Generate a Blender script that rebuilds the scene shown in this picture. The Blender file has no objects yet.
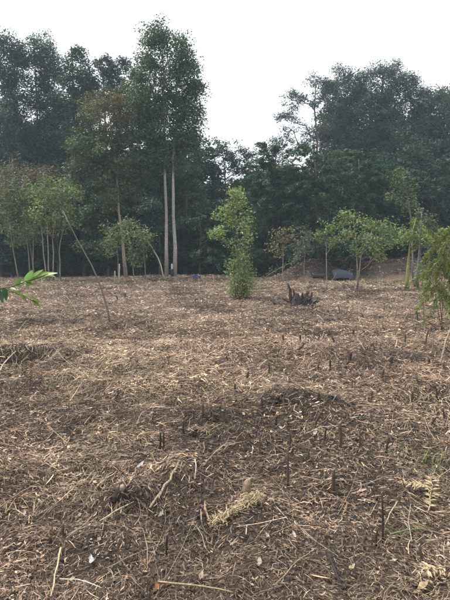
import bpy, math, random
import numpy as np

rng = np.random.default_rng(7)
random.seed(7)
SC = bpy.context.scene
COL = SC.collection

# ------------------------------------------------------------------ camera
CAM_H = 1.6
FPX = 462.0            # focal length in pixels of the 450 x 600 frame
HORIZON = 256.0
PITCH = math.atan((300.0 - HORIZON) / FPX)
cam = bpy.data.cameras.new('camera')
cam.sensor_fit = 'VERTICAL'
cam.sensor_height = 24.0
cam.lens = 24.0 * FPX / 600.0
cam.clip_start = 0.05
cam.clip_end = 3000.0
camo = bpy.data.objects.new('camera', cam)
COL.objects.link(camo)
camo.location = (0, 0, CAM_H)
camo.rotation_euler = (math.pi / 2 - PITCH, 0, 0)
SC.camera = camo

# ------------------------------------------------------------------ sky, sun, exposure
SUN_EL, SUN_AZ = math.radians(56), math.radians(-72)     # azimuth from +Y towards +X
world = bpy.data.worlds.new('World')
SC.world = world
world.use_nodes = True
nt = world.node_tree
nt.nodes.clear()
wout = nt.nodes.new('ShaderNodeOutputWorld')
wbg = nt.nodes.new('ShaderNodeBackground')
wbg.inputs['Strength'].default_value = 0.1
wsky = nt.nodes.new('ShaderNodeTexSky')
wsky.sky_type = 'NISHITA'
wsky.sun_disc = False
wsky.sun_elevation = SUN_EL
wsky.sun_rotation = SUN_AZ
wtc = nt.nodes.new('ShaderNodeTexCoord')
wno = nt.nodes.new('ShaderNodeTexNoise')
wno.inputs['Scale'].default_value = 2.2
wno.inputs['Detail'].default_value = 5
wrm = nt.nodes.new('ShaderNodeValToRGB')
wrm.color_ramp.elements[0].position = 0.3
wrm.color_ramp.elements[0].color = (9.3, 9.45, 9.7, 1)
wrm.color_ramp.elements[1].position = 0.7
wrm.color_ramp.elements[1].color = (10.4, 10.4, 10.5, 1)
wmx = nt.nodes.new('ShaderNodeMixRGB')
wmx.inputs[0].default_value = 0.9
nt.links.new(wtc.outputs['Generated'], wno.inputs['Vector'])
nt.links.new(wno.outputs['Fac'], wrm.inputs[0])
nt.links.new(wsky.outputs[0], wmx.inputs[1])
nt.links.new(wrm.outputs[0], wmx.inputs[2])
nt.links.new(wmx.outputs[0], wbg.inputs['Color'])
nt.links.new(wbg.outputs[0], wout.inputs['Surface'])

sun = bpy.data.lights.new('sun', 'SUN')
sun.energy = 3.2
sun.angle = math.radians(8)
sun.color = (1.0, 0.96, 0.9)
suno = bpy.data.objects.new('sun', sun)
COL.objects.link(suno)
suno.rotation_euler = (math.pi / 2 - SUN_EL, 0, math.pi - SUN_AZ)
suno.location = (0, 0, 40)

SC.view_settings.view_transform = 'Standard'
SC.view_settings.look = 'None'
SC.view_settings.exposure = 0.80
SC.view_settings.gamma = 1.0
SC.view_settings.use_curve_mapping = False
SC.cycles.use_denoising = True
SC.cycles.max_bounces = 8
SC.cycles.transparent_max_bounces = 4
SC.cycles.volume_bounces = 1

# ------------------------------------------------------------------ noise and terrain
def _hash(ix, iy, iz, seed):
    n = (ix.astype(np.int64) * 374761393 + iy.astype(np.int64) * 668265263
         + iz * 2147483647 + seed * 1274126177) & 0xffffffff
    n = ((n ^ (n >> 13)) * 1274126177) & 0xffffffff
    n = (n ^ (n >> 16)) & 0xffffffff
    return n / 4294967295.0

def noise(x, y, s, seed=0):
    x = np.asarray(x, float) / s + 1000.37
    y = np.asarray(y, float) / s + 1000.91
    ix, iy = np.floor(x), np.floor(y)
    fx, fy = x - ix, y - iy
    fx = fx * fx * (3 - 2 * fx)
    fy = fy * fy * (3 - 2 * fy)
    a = _hash(ix, iy, 0, seed); b = _hash(ix + 1, iy, 0, seed)
    c = _hash(ix, iy + 1, 0, seed); d = _hash(ix + 1, iy + 1, 0, seed)
    return (a * (1 - fx) + b * fx) * (1 - fy) + (c * (1 - fx) + d * fx) * fy - 0.5   # -0.5 .. 0.5

def sstep(a, b, x):
    t = np.clip((x - a) / (b - a), 0, 1)
    return t * t * (3 - 2 * t)

def ray(px, py):
    u = (px - 225.0) / FPX
    v = -(py - 300.0) / FPX
    sp, cp = math.sin(PITCH), math.cos(PITCH)
    return np.array([u, cp + v * sp, -sp + v * cp])

def flat(px, py):
    r = ray(px, py)
    t = CAM_H / -r[2]
    return r[0] * t, r[1] * t

# mounds and hollows measured in the photograph: (x, y, radius, height)
MOUNDS = []
for px, py, r, hh in [(122, 496, .20, .13), (282, 404, .42, .16), (215, 420, .3, .11), (245, 440, .35, .09),
                      (335, 412, .45, .14), (70, 415, .5, .06), (175, 470, .3, .05), (430, 400, .4, .1),
                      (300, 311, .7, .10), (345, 290, 1.2, .22), (400, 425, .35, .07), (250, 500, .2, .05)]:
    fx, fy = flat(px, py)
    MOUNDS.append((fx, fy, r, hh))
HOLE = flat(18, 358)

def H(x, y):
    x = np.asarray(x, float); y = np.asarray(y, float)
    d = np.hypot(x, y)
    k = sstep(0.6, 3.0, d)
    z = k * (0.16 * noise(x, y, 4.3, 1) + 0.10 * noise(x, y, 1.6, 2) + 0.075 * noise(x, y, 0.62, 3))
    z = z + 0.06 * noise(x, y, 0.23, 4) + 0.03 * noise(x, y, 0.11, 5)
    for mx, my, r, hh in MOUNDS:
        z = z + hh * np.exp(-((x - mx) ** 2 + (y - my) ** 2) / (2 * (r * 0.6) ** 2))
    hx, hy = HOLE
    e = ((x - hx + 0.1) / 0.5) ** 2 + ((y - hy) / 0.5) ** 2
    z = z - 0.45 * np.exp(-e ** 1.6) + 0.05 * np.exp(-(np.sqrt(e) - 1.5) ** 2 / 0.1)
    # soil bank at the right rear, and the wooded slope behind
    bank = sstep(3.2, 6.5, x) * (1 - 0.0 * x)
    yb = 29.0 + 0.6 * np.sin(x * 0.9) + 1.6 * noise(x, y, 3.0, 8)
    z = z + bank * (1.35 * sstep(yb, yb + 3.2, y) + 0.35 * noise(x, y, 0.9, 9) * sstep(yb, yb + 1, y))
    z = z + 19.0 * sstep(46, 118, y) + 0.5 * noise(x, y, 9, 11) * sstep(25, 45, y)
    z = z + 12.0 * sstep(110, 330, y)
    return z

def hz(x, y):
    return float(H(np.array([x]), np.array([y]))[0])

def gp(px, py):
    """ground point seen at a pixel"""
    r = ray(px, py)
    t = CAM_H / -r[2]
    for _ in range(6):
        z = hz(r[0] * t, r[1] * t)
        t = 0.5 * t + 0.5 * (CAM_H - z) / -r[2]
    x, y = r[0] * t, r[1] * t
    return np.array([x, y, hz(x, y)])

def at(px, py, d):
    r = ray(px, py)
    t = d / r[1]
    return np.array([r[0] * t, d, CAM_H + r[2] * t])

# ------------------------------------------------------------------ mesh helpers
def mesh_arr(name, V, T, C=None, mat=None, smooth=False):
    V = np.ascontiguousarray(V, np.float32)
    T = np.ascontiguousarray(T, np.int32)
    me = bpy.data.meshes.new(name)
    me.vertices.add(len(V))
    me.vertices.foreach_set('co', V.ravel())
    k = T.shape[1]
    me.loops.add(T.size)
    me.loops.foreach_set('vertex_index', T.ravel())
    me.polygons.add(len(T))
    me.polygons.foreach_set('loop_start', np.arange(len(T), dtype=np.int32) * k)
    if smooth:
        me.polygons.foreach_set('use_smooth', np.ones(len(T), bool))
    me.update(calc_edges=True)
    if C is not None:
        a = me.color_attributes.new('tint', 'FLOAT_COLOR', 'POINT')
        rgba = np.ones((len(V), 4), np.float32)
        rgba[:, :3] = np.clip(C, 0.004, 0.9)
        a.data.foreach_set('color', rgba.ravel())
    if mat:
        me.materials.append(mat)
    return me

class MB:
    """collects triangles"""
    def __init__(s):
        s.V, s.T, s.C, s.n = [], [], [], 0
    def add(s, V, T, C=(1, 1, 1)):
        V = np.asarray(V, float); T = np.asarray(T, int)
        if T.shape[1] == 4:
            T = np.vstack([T[:, [0, 1, 2]], T[:, [0, 2, 3]]])
        C = np.asarray(C, float)
        if C.ndim == 1:
            C = np.tile(C, (len(V), 1))
        s.V.append(V); s.T.append(T + s.n); s.C.append(C); s.n += len(V)
    def tube(s, P, R, sides=5, C=(1, 1, 1), cap=True):
        P = np.asarray(P, float); R = np.broadcast_to(np.asarray(R, float), (len(P),))
        D = np.gradient(P, axis=0)
        D /= np.linalg.norm(D, axis=1)[:, None] + 1e-9
        ref = np.array([0.31, 0.95, 0.05]) if abs(D[0][2]) > 0.6 else np.array([0.05, 0.1, 1.0])
        A = np.cross(D, ref); A /= np.linalg.norm(A, axis=1)[:, None] + 1e-9
        B = np.cross(D, A)
        th = np.arange(sides) * 2 * np.pi / sides
        V = (P[:, None] + R[:, None, None] * (np.cos(th)[None, :, None] * A[:, None] + np.sin(th)[None, :, None] * B[:, None])).reshape(-1, 3)
        T = []
        for i in range(len(P) - 1):
            for j in range(sides):
                a = i * sides + j; b = i * sides + (j + 1) % sides
                T += [(a, b, b + sides), (a, b + sides, a + sides)]
        if cap:
            e = (len(P) - 1) * sides
            for j in range(1, sides - 1):
                T.append((e, e + j, e + j + 1))
                T.append((0, j + 1, j))
        s.add(V, T, C)
    def leaves(s, c, d, n, L, W, col, fold=0.12):
        """folded rhombic leaves: centre c, axis d, normal n"""
        N = len(c)
        d = d / (np.linalg.norm(d, axis=1)[:, None] + 1e-9)
        w = np.cross(d, n); w /= np.linalg.norm(w, axis=1)[:, None] + 1e-9
        n2 = np.cross(w, d)
        L = np.broadcast_to(L, (N,))[:, None]; W = np.broadcast_to(W, (N,))[:, None]
        V = np.empty((N, 4, 3))
        V[:, 0] = c - d * L * .5
        V[:, 1] = c + w * W * .5 + n2 * fold * W - d * L * .06
        V[:, 2] = c + d * L * .5 - n2 * fold * L * .4
        V[:, 3] = c - w * W * .5 + n2 * fold * W - d * L * .06
        b = np.arange(N)[:, None] * 4
        T = np.concatenate([b + [0, 1, 2], b + [0, 2, 3]])
        s.add(V.reshape(-1, 3), T, np.repeat(col, 4, axis=0))
    def mesh(s, name, mat, off=None, smooth=False):
        V = np.vstack(s.V)
        if off is not None:
            V = V - np.asarray(off)
        return mesh_arr(name, V, np.vstack(s.T), np.vstack(s.C), mat, smooth)

def obj(name, me, parent=None, loc=(0, 0, 0), kind=None):
    o = bpy.data.objects.new(name, me)
    COL.objects.link(o)
    o.location = loc
    if parent is not None:
        o.parent = parent
    if kind:
        o['kind'] = kind
    return o

def tag(o, label, cat, group=None):
    o['label'] = label
    o['category'] = cat
    if group:
        o['group'] = group
    return o

def thing(name, label, cat, loc, group=None):
    o = bpy.data.objects.new(name, None)
    o.empty_display_size = 0.3
    COL.objects.link(o)
    o.location = loc
    return tag(o, label, cat, group)

# ------------------------------------------------------------------ materials
def new_mat(name):
    m = bpy.data.materials.new(name)
    m.use_nodes = True
    n = m.node_tree
    return m, n, n.nodes['Principled BSDF'], n.nodes['Material Output']

def mat_leaf(name, transl=0.3, rough=0.55):
    m, n, b, out = new_mat(name)
    a = n.nodes.new('ShaderNodeAttribute'); a.attribute_name = 'tint'
    n.links.new(a.outputs['Color'], b.inputs['Base Color'])
    b.inputs['Roughness'].default_value = rough
    b.inputs['Specular IOR Level'].default_value = 0.3
    t = n.nodes.new('ShaderNodeBsdfTranslucent')
    br = n.nodes.new('ShaderNodeMixRGB'); br.blend_type = 'MULTIPLY'; br.inputs[0].default_value = 1
    br.inputs[2].default_value = (1.05, 1.2, 0.75, 1)
    n.links.new(a.outputs['Color'], br.inputs[1])
    n.links.new(br.outputs[0], t.inputs['Color'])
    mx = n.nodes.new('ShaderNodeMixShader'); mx.inputs[0].default_value = transl
    n.links.new(b.outputs[0], mx.inputs[1]); n.links.new(t.outputs[0], mx.inputs[2])
    n.links.new(mx.outputs[0], out.inputs['Surface'])
    return m

def mat_tint(name, rough=0.9, spec=0.15, nscale=40, namt=0.45, bump=0.0):
    """vertex tint with fine procedural mottling"""
    m, n, b, out = new_mat(name)
    a = n.nodes.new('ShaderNodeAttribute'); a.attribute_name = 'tint'
    tc = n.nodes.new('ShaderNodeTexCoord')
    no = n.nodes.new('ShaderNodeTexNoise'); no.inputs['Scale'].default_value = nscale; no.inputs['Detail'].default_value = 6
    rp = n.nodes.new('ShaderNodeValToRGB')
    rp.color_ramp.elements[0].position = 0.3; rp.color_ramp.elements[0].color = (1 - namt,) * 3 + (1,)
    rp.color_ramp.elements[1].position = 0.7; rp.color_ramp.elements[1].color = (1 + namt * .6,) * 3 + (1,)
    mu = n.nodes.new('ShaderNodeMixRGB'); mu.blend_type = 'MULTIPLY'; mu.inputs[0].default_value = 1
    n.links.new(tc.outputs['Object'], no.inputs['Vector'])
    n.links.new(no.outputs['Fac'], rp.inputs[0])
    n.links.new(a.outputs['Color'], mu.inputs[1]); n.links.new(rp.outputs[0], mu.inputs[2])
    n.links.new(mu.outputs[0], b.inputs['Base Color'])
    b.inputs['Roughness'].default_value = rough
    b.inputs['Specular IOR Level'].default_value = spec
    if bump:
        bp = n.nodes.new('ShaderNodeBump'); bp.inputs['Strength'].default_value = 0.8; bp.inputs['Distance'].default_value = bump
        n.links.new(no.outputs['Fac'], bp.inputs['Height'])
        n.links.new(bp.outputs[0], b.inputs['Normal'])
    return m

M_LEAF = mat_leaf('leaf_green')
M_NEAR = mat_leaf('leaf_glossy', 0.35, 0.38)
M_BARK = mat_tint('bark', nscale=14, namt=0.5, bump=0.02)
M_LITTER = mat_tint('dry_litter', rough=0.75, spec=0.25, nscale=60, namt=0.35)
M_STICK = mat_tint('dead_wood', rough=0.8, spec=0.2, nscale=70, namt=0.5, bump=0.003)
M_SOIL = mat_tint('soil', rough=0.95, spec=0.1, nscale=55, namt=0.7, bump=0.02)
M_CLOTH = mat_tint('cloth', rough=0.7, spec=0.3, nscale=9, namt=0.25, bump=0.01)
M_CHAR = mat_tint('charred_wood', rough=0.85, spec=0.2, nscale=30, namt=0.6, bump=0.02)

# ------------------------------------------------------------------ ground sheet
def dark_patch(x, y):
    """0..1: bare burnt earth, patches with shapes of their own, plus shade painted on the bank"""
    q = 0.0
    for px, py, r, w in [(122, 490, .26, 1), (18, 358, .52, 1), (275, 408, .5, .75), (225, 425, .45, .7), (290, 450, .5, .5),
                         (345, 425, .6, .55), (205, 450, .35, .7), (420, 395, .5, .5), (60, 540, .22, .5), (310, 313, 1.1, .8),
                         (190, 520, .25, .5), (340, 500, .3, .5), (400, 440, .4, .4), (100, 555, .2, .5), (330, 475, .75, .45), (255, 545, .5, .35), (130, 520, .4, .3), (400, 560, .5, .3)]:
        fx, fy = flat(px, py)
        q = q + w * np.exp(-(((x - fx) / (1.25 * r)) ** 2 + ((y - fy) / r) ** 2) * (1.0 + 1.2 * noise(x, y, 0.3, 21)))
    q = q + 1.0 * sstep(.16, .34, noise(x, y, 1.1, 22) + .45 * noise(x, y, .35, 23)) * .8
    q = q + 1.0 * sstep(3.2, 6.5, x) * sstep(28.6, 30.2, y)  # bank: shade of the wood painted into soil and litter tint
    return np.clip(q, 0, 1)

def in_hole(x, y):
    hx, hy = HOLE
    w = 1 + .5 * noise(x, y, .3, 71)
    return np.exp(-((((x - hx + .1) / .54) ** 2 + ((y - hy - .15) / .6) ** 2) * w) ** 1.4)

def straw_patch(x, y):
    return np.clip(sstep(-.05, .25, noise(x, y, 1.7, 31) + .5 * noise(x, y, .5, 32)), 0, 1)

def build_ground():
    nx, ny = 390, 420
    u = np.linspace(-6.34, 6.34, nx); xs = 1.05 * np.sinh(u)
    v0, v1 = -math.asinh(60 / 1.05), math.asinh(330 / 1.05)
    ys = 3.4 + 1.05 * np.sinh(np.linspace(v0, v1, ny))
    X, Y = np.meshgrid(xs, ys)
    Z = H(X, Y)
    V = np.stack([X, Y, Z], -1).reshape(-1, 3)
    i = np.arange(ny - 1)[:, None] * nx + np.arange(nx - 1)[None]
    Q = np.stack([i, i + 1, i + nx + 1, i + nx], -1).reshape(-1, 4)
    x, y = V[:, 0], V[:, 1]
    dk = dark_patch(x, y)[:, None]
    base = np.array([.070, .052, .039]) * (1 + .5 * noise(x, y, .8, 41) + .6 * noise(x, y, .17, 42))[:, None]
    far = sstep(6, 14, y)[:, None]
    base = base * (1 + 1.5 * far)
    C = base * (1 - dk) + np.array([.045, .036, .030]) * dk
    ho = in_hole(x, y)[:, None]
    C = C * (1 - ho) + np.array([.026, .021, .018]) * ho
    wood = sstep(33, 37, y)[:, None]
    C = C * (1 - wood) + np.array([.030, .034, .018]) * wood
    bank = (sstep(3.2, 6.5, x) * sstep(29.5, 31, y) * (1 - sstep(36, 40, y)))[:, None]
    C = C * (1 - bank) + np.array([.027, .021, .018]) * (1 + .6 * noise(x, y, .7, 43))[:, None] * bank  # bank soil darkened: shade of the overhanging trees put into its colour
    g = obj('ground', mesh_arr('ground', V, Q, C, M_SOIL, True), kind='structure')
    return g
build_ground()

# ------------------------------------------------------------------ litter (stuff)
PAL = np.array([[.38, .295, .205], [.32, .245, .18], [.24, .182, .145], [.165, .123, .10], [.10, .076, .063],
                [.30, .25, .215], [.44, .375, .295], [.20, .16, .14], [.26, .197, .152], [.055, .044, .038]])

def pick_tint(x, y, n):
    dk = dark_patch(x, y); st = straw_patch(x, y)
    k = rng.integers(0, len(PAL), n)
    k = np.where(rng.random(n) < .28 * sstep(9, 4, y), rng.choice([3, 4, 9, 7], n), k)
    c = PAL[k] * np.array([1.28, 1.13, .98])
    yel = np.array([.42, .33, .205])
    w = (st * rng.random(n) * .75 * (1 - dk))[:, None]
    c = c * (1 - w) + yel * w
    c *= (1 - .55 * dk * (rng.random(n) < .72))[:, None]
    c *= np.clip(rng.lognormal(-.05, .38, n), .3, 2.0)[:, None]
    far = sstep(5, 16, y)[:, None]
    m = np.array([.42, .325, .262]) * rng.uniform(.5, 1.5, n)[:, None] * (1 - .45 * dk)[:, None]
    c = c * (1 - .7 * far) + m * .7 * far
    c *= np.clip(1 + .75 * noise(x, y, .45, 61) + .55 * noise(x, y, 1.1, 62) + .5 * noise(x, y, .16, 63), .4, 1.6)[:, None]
    pale = rng.random(n) < .022
    c[pale] = np.array([.44, .395, .34]) * rng.uniform(.75, 1.1, pale.sum())[:, None]
    return c

def scatter(n, y0, y1, p):
    """ground positions, denser towards the camera (per square metre ~ y^-p), wider than the frame"""
    u = rng.random(n)
    q = 2 - p
    if abs(q) < 1e-6:
        y = y0 * (y1 / y0) ** u
    else:
        y = (y0 ** q + u * (y1 ** q - y0 ** q)) ** (1 / q)
    x = rng.uniform(-1, 1, n) * (0.72 * y + .7)
    return x, y

def strips(mb, x, y, L, W, ang, lift, tilt, bend, col, twist):
    n = len(x)
    dx, dy = np.cos(ang), np.sin(ang)
    t = np.array([-.5, 0, .5])
    X = x[:, None] + dx[:, None] * L[:, None] * t
    Y = y[:, None] + dy[:, None] * L[:, None] * t
    off = bend * L
    X[:, 1] += -dy * off; Y[:, 1] += dx * off
    hc = H(x, y)
    he = np.stack([H(X[:, 0], Y[:, 0]), hc, H(X[:, 2], Y[:, 2])], 1)
    Z = np.maximum(he, hc[:, None] * .4 + he * .6) + lift[:, None] + tilt[:, None] * L[:, None] * np.array([0, .5, 1.0])
    Z[:, 1] += np.abs(bend) * L * .5
    P = np.stack([X, Y, Z], -1)
    sx, sy, sz = -dy * np.cos(twist), dx * np.cos(twist), np.sin(twist)
    S = np.stack([sx, sy, sz], -1)[:, None] * (W[:, None] * np.array([.8, 1, .45]))[..., None] * .5
    V = np.stack([P - S, P + S], 2).reshape(n * 6, 3)
    b = np.arange(n)[:, None] * 6
    T = np.concatenate([b + [0, 1, 3], b + [0, 3, 2], b + [2, 3, 5], b + [2, 5, 4]])
    mb.add(V, T, np.repeat(col, 6, axis=0))

def rhombs(mb, x, y, L, W, ang, lift, tilt, col):
    c = np.stack([x, y, H(x, y) + lift], -1)
    d = np.stack([np.cos(ang), np.sin(ang), tilt], -1)
    nn = np.stack([rng.normal(0, .4, len(x)), rng.normal(0, .4, len(x)), np.ones(len(x))], -1)
    mb.leaves(c, d, nn, L, W, col, .18)

def prisms(mb, x, y, L, R, ang, lift, tilt, bend, col):
    n = len(x)
    dx, dy = np.cos(ang), np.sin(ang)
    t = np.array([-.5, .05, .5])
    X = x[:, None] + dx[:, None] * L[:, None] * t
    Y = y[:, None] + dy[:, None] * L[:, None] * t
    X[:, 1] += -dy * bend * L; Y[:, 1] += dx * bend * L
    he = H(X, Y)
    Z = he + lift[:, None] + tilt[:, None] * L[:, None] * np.array([0, .5, 1.0])
    P = np.stack([X, Y, Z], -1)
    th = np.arange(3) * 2 * np.pi / 3
    S = np.stack([-dy, dx, 0 * dx], -1)
    ring = (np.cos(th)[None, :, None] * S[:, None] + np.sin(th)[None, :, None] * np.array([0, 0, 1.0]))
    rr = R[:, None] * np.array([1, .85, .6])
    V = (P[:, :, None] + ring[:, None] * rr[:, :, None, None]).reshape(n * 9, 3)
    b = np.arange(n)[:, None] * 9
    T = []
    for k in (0, 3):
        for j in range(3):
            j2 = (j + 1) % 3
            T += [b + [k + j, k + j2, k + 3 + j2], b + [k + j, k + 3 + j2, k + 3 + j]]
    mb.add(V, np.concatenate(T), np.repeat(col, 9, axis=0))

def curls(mb, x, y, L, W, ang, lift, roll, curl, col):
    """curled dead leaves, five points each"""
    n = len(x)
    d = np.stack([np.cos(ang), np.sin(ang), rng.normal(0, .25, n)], -1)
    s = np.stack([-np.sin(ang) * np.cos(roll), np.cos(ang) * np.cos(roll), np.sin(roll)], -1)
    up = np.cross(d, s)
    c = np.stack([x, y, H(x, y) + lift], -1)
    V = np.empty((n, 5, 3))
    L_ = L[:, None]; W_ = W[:, None]; k = curl[:, None]
    V[:, 0] = c - d * L_ * .5 + up * k * L_
    V[:, 1] = c - s * W_ * .5 + up * k * W_ * 1.2 + d * L_ * rng.normal(0, .1, (n, 1))
    V[:, 2] = c
    V[:, 3] = c + s * W_ * .5 + up * k * W_ * 1.2 + d * L_ * rng.normal(0, .1, (n, 1))
    V[:, 4] = c + d * L_ * .5 + up * k * L_ * .8
    b = np.arange(n)[:, None] * 5
    T = np.concatenate([b + [0, 3, 2], b + [0, 2, 1], b + [2, 3, 4], b + [2, 4, 1]])
    mb.add(V.reshape(-1, 3), T, np.repeat(col, 5, axis=0))

def build_litter():
    straw, leaf, twig = MB(), MB(), MB()
    # straw and shredded stalks
    for n, y0, y1, p in ((165000, 1.1, 8.5, 1.25), (165000, 8.5, 36, 1.5)):
        x, y = scatter(n, y0, y1, p)
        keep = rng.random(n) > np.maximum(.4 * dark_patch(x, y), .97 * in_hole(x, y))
        x, y = x[keep], y[keep]; n = len(x)
        sc = (np.maximum(y, 2) / 3.2) ** .62
        L = np.minimum(rng.lognormal(math.log(.043), .6, n) * sc, .6)
        W = rng.lognormal(math.log(.0028), .5, n) * sc
        flow = noise(x, y, 1.3, 51) * 5 + noise(x, y, .4, 52) * 4
        ang = flow + rng.normal(0, .8, n)
        lift = np.abs(rng.normal(0, .018, n)) * sc ** .5 + .002
        tilt = rng.normal(0, .16, n); hi = rng.random(n) < .06; tilt[hi] += rng.uniform(.2, .8, hi.sum())
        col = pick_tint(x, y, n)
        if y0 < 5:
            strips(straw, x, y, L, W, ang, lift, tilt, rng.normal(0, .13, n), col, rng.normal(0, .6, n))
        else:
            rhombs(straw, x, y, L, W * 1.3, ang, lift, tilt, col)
    # short flat chips and shreds that fill the gaps
    n = 150000
    x, y = scatter(n, 1.1, 30, 1.5)
    keep = rng.random(n) > np.maximum(.25 * dark_patch(x, y), .95 * in_hole(x, y))
    x, y = x[keep], y[keep]; n = len(x)
    sc = (np.maximum(y, 2) / 3.2) ** .62
    L = np.minimum(rng.lognormal(math.log(.017), .45, n), .04) * sc
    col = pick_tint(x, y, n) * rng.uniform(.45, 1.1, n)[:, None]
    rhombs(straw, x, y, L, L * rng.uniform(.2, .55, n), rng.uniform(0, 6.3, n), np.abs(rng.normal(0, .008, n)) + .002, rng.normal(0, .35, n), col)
    o = obj('straw_litter', straw.mesh('straw_litter', M_LITTER), kind='stuff')
    tag(o, 'dry shredded straw and stalks matted over the whole clearing', 'straw')
    # dead leaves
    n = 72000
    x, y = scatter(n, 1.1, 36, 1.4)
    keep = rng.random(n) > .9 * in_hole(x, y)
    x, y = x[keep], y[keep]; n = len(x)
    sc = (np.maximum(y, 2) / 3.2) ** .62
    L = rng.lognormal(math.log(.023), .55, n) * sc
    L = np.minimum(L, .042 * sc)
    W = L * rng.uniform(.25, .7, n)
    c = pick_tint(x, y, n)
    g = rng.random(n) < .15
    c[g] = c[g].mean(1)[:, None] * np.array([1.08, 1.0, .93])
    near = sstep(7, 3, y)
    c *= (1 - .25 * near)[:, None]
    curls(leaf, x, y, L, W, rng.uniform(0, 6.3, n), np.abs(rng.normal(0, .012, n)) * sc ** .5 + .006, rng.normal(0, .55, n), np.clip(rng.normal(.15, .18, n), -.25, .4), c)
    o = obj('leaf_litter', leaf.mesh('leaf_litter', M_LITTER), kind='stuff')
    tag(o, 'small curled brown dead leaves strewn over the clearing', 'leaves')
    # twigs
    n = 15000
    x, y = scatter(n, 1.1, 34, 1.35)
    sc = (np.maximum(y, 2) / 3.2) ** .6
    L = rng.lognormal(math.log(.11), .6, n) * sc ** .8
    R = rng.lognormal(math.log(.0019), .4, n) * sc
    c = pick_tint(x, y, n) * rng.uniform(.35, 1.1, n)[:, None]
    tilt = np.abs(rng.normal(0, .12, n)); hi = rng.random(n) < .1; tilt[hi] += rng.uniform(.3, 1.2, hi.sum())
    prisms(twig, x, y, np.minimum(L, .7), R, rng.uniform(0, 6.3, n), rng.uniform(.004, .03, n), tilt, rng.normal(0, .08, n), c)
    o = obj('twig_litter', twig.mesh('twig_litter', M_STICK), kind='stuff')
    tag(o, 'thin broken twigs mixed into the straw over the clearing', 'twigs')
    # sparse regrowth
    gm = MB()
    for (px, py, r, nb) in [(424, 462, .12, 70), (400, 536, .10, 34), (440, 470, .1, 30), (410, 318, .5, 60), (432, 305, .9, 90), (282, 418, .12, 12),
                            (50, 284, 1.6, 150), (20, 282, 1.6, 110), (130, 281, 1.6, 120), (240, 283, 2, 60), (385, 284, 1.6, 150)]:
        c = gp(px, py)
        xx = c[0] + rng.normal(0, r, nb); yy = c[1] + rng.normal(0, r, nb)
        s = (max(c[1], 2) / 3.2) ** .7
        col = np.array([.10, .15, .05]) * rng.uniform(.6, 1.5, nb)[:, None]
        dry = rng.random(nb) < .35
        col[dry] = np.array([.32, .27, .13])
        strips(gm, xx, yy, rng.uniform(.03, .085, nb) * s, rng.uniform(.003, .006, nb) * s, rng.uniform(0, 6.3, nb), np.full(nb, .01),
               rng.uniform(.1, 1.3, nb), rng.normal(0, .15, nb), col, rng.normal(0, .5, nb))
    o = obj('green_grass', gm.mesh('green_grass', M_LEAF), kind='stuff')
    tag(o, 'thin tufts of green grass sprouting through the straw', 'grass')
build_litter()

# ------------------------------------------------------------------ trees
def bez(a, b, lift, k=5, wob=0.0):
    t = np.linspace(0, 1, k)[:, None]
    P = a * (1 - t) + b * t
    P[:, 2] += np.sin(t[:, 0] * np.pi) * lift
    if wob:
        P[1:-1] += rng.normal(0, wob, (k - 2, 3))
    return P

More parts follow.
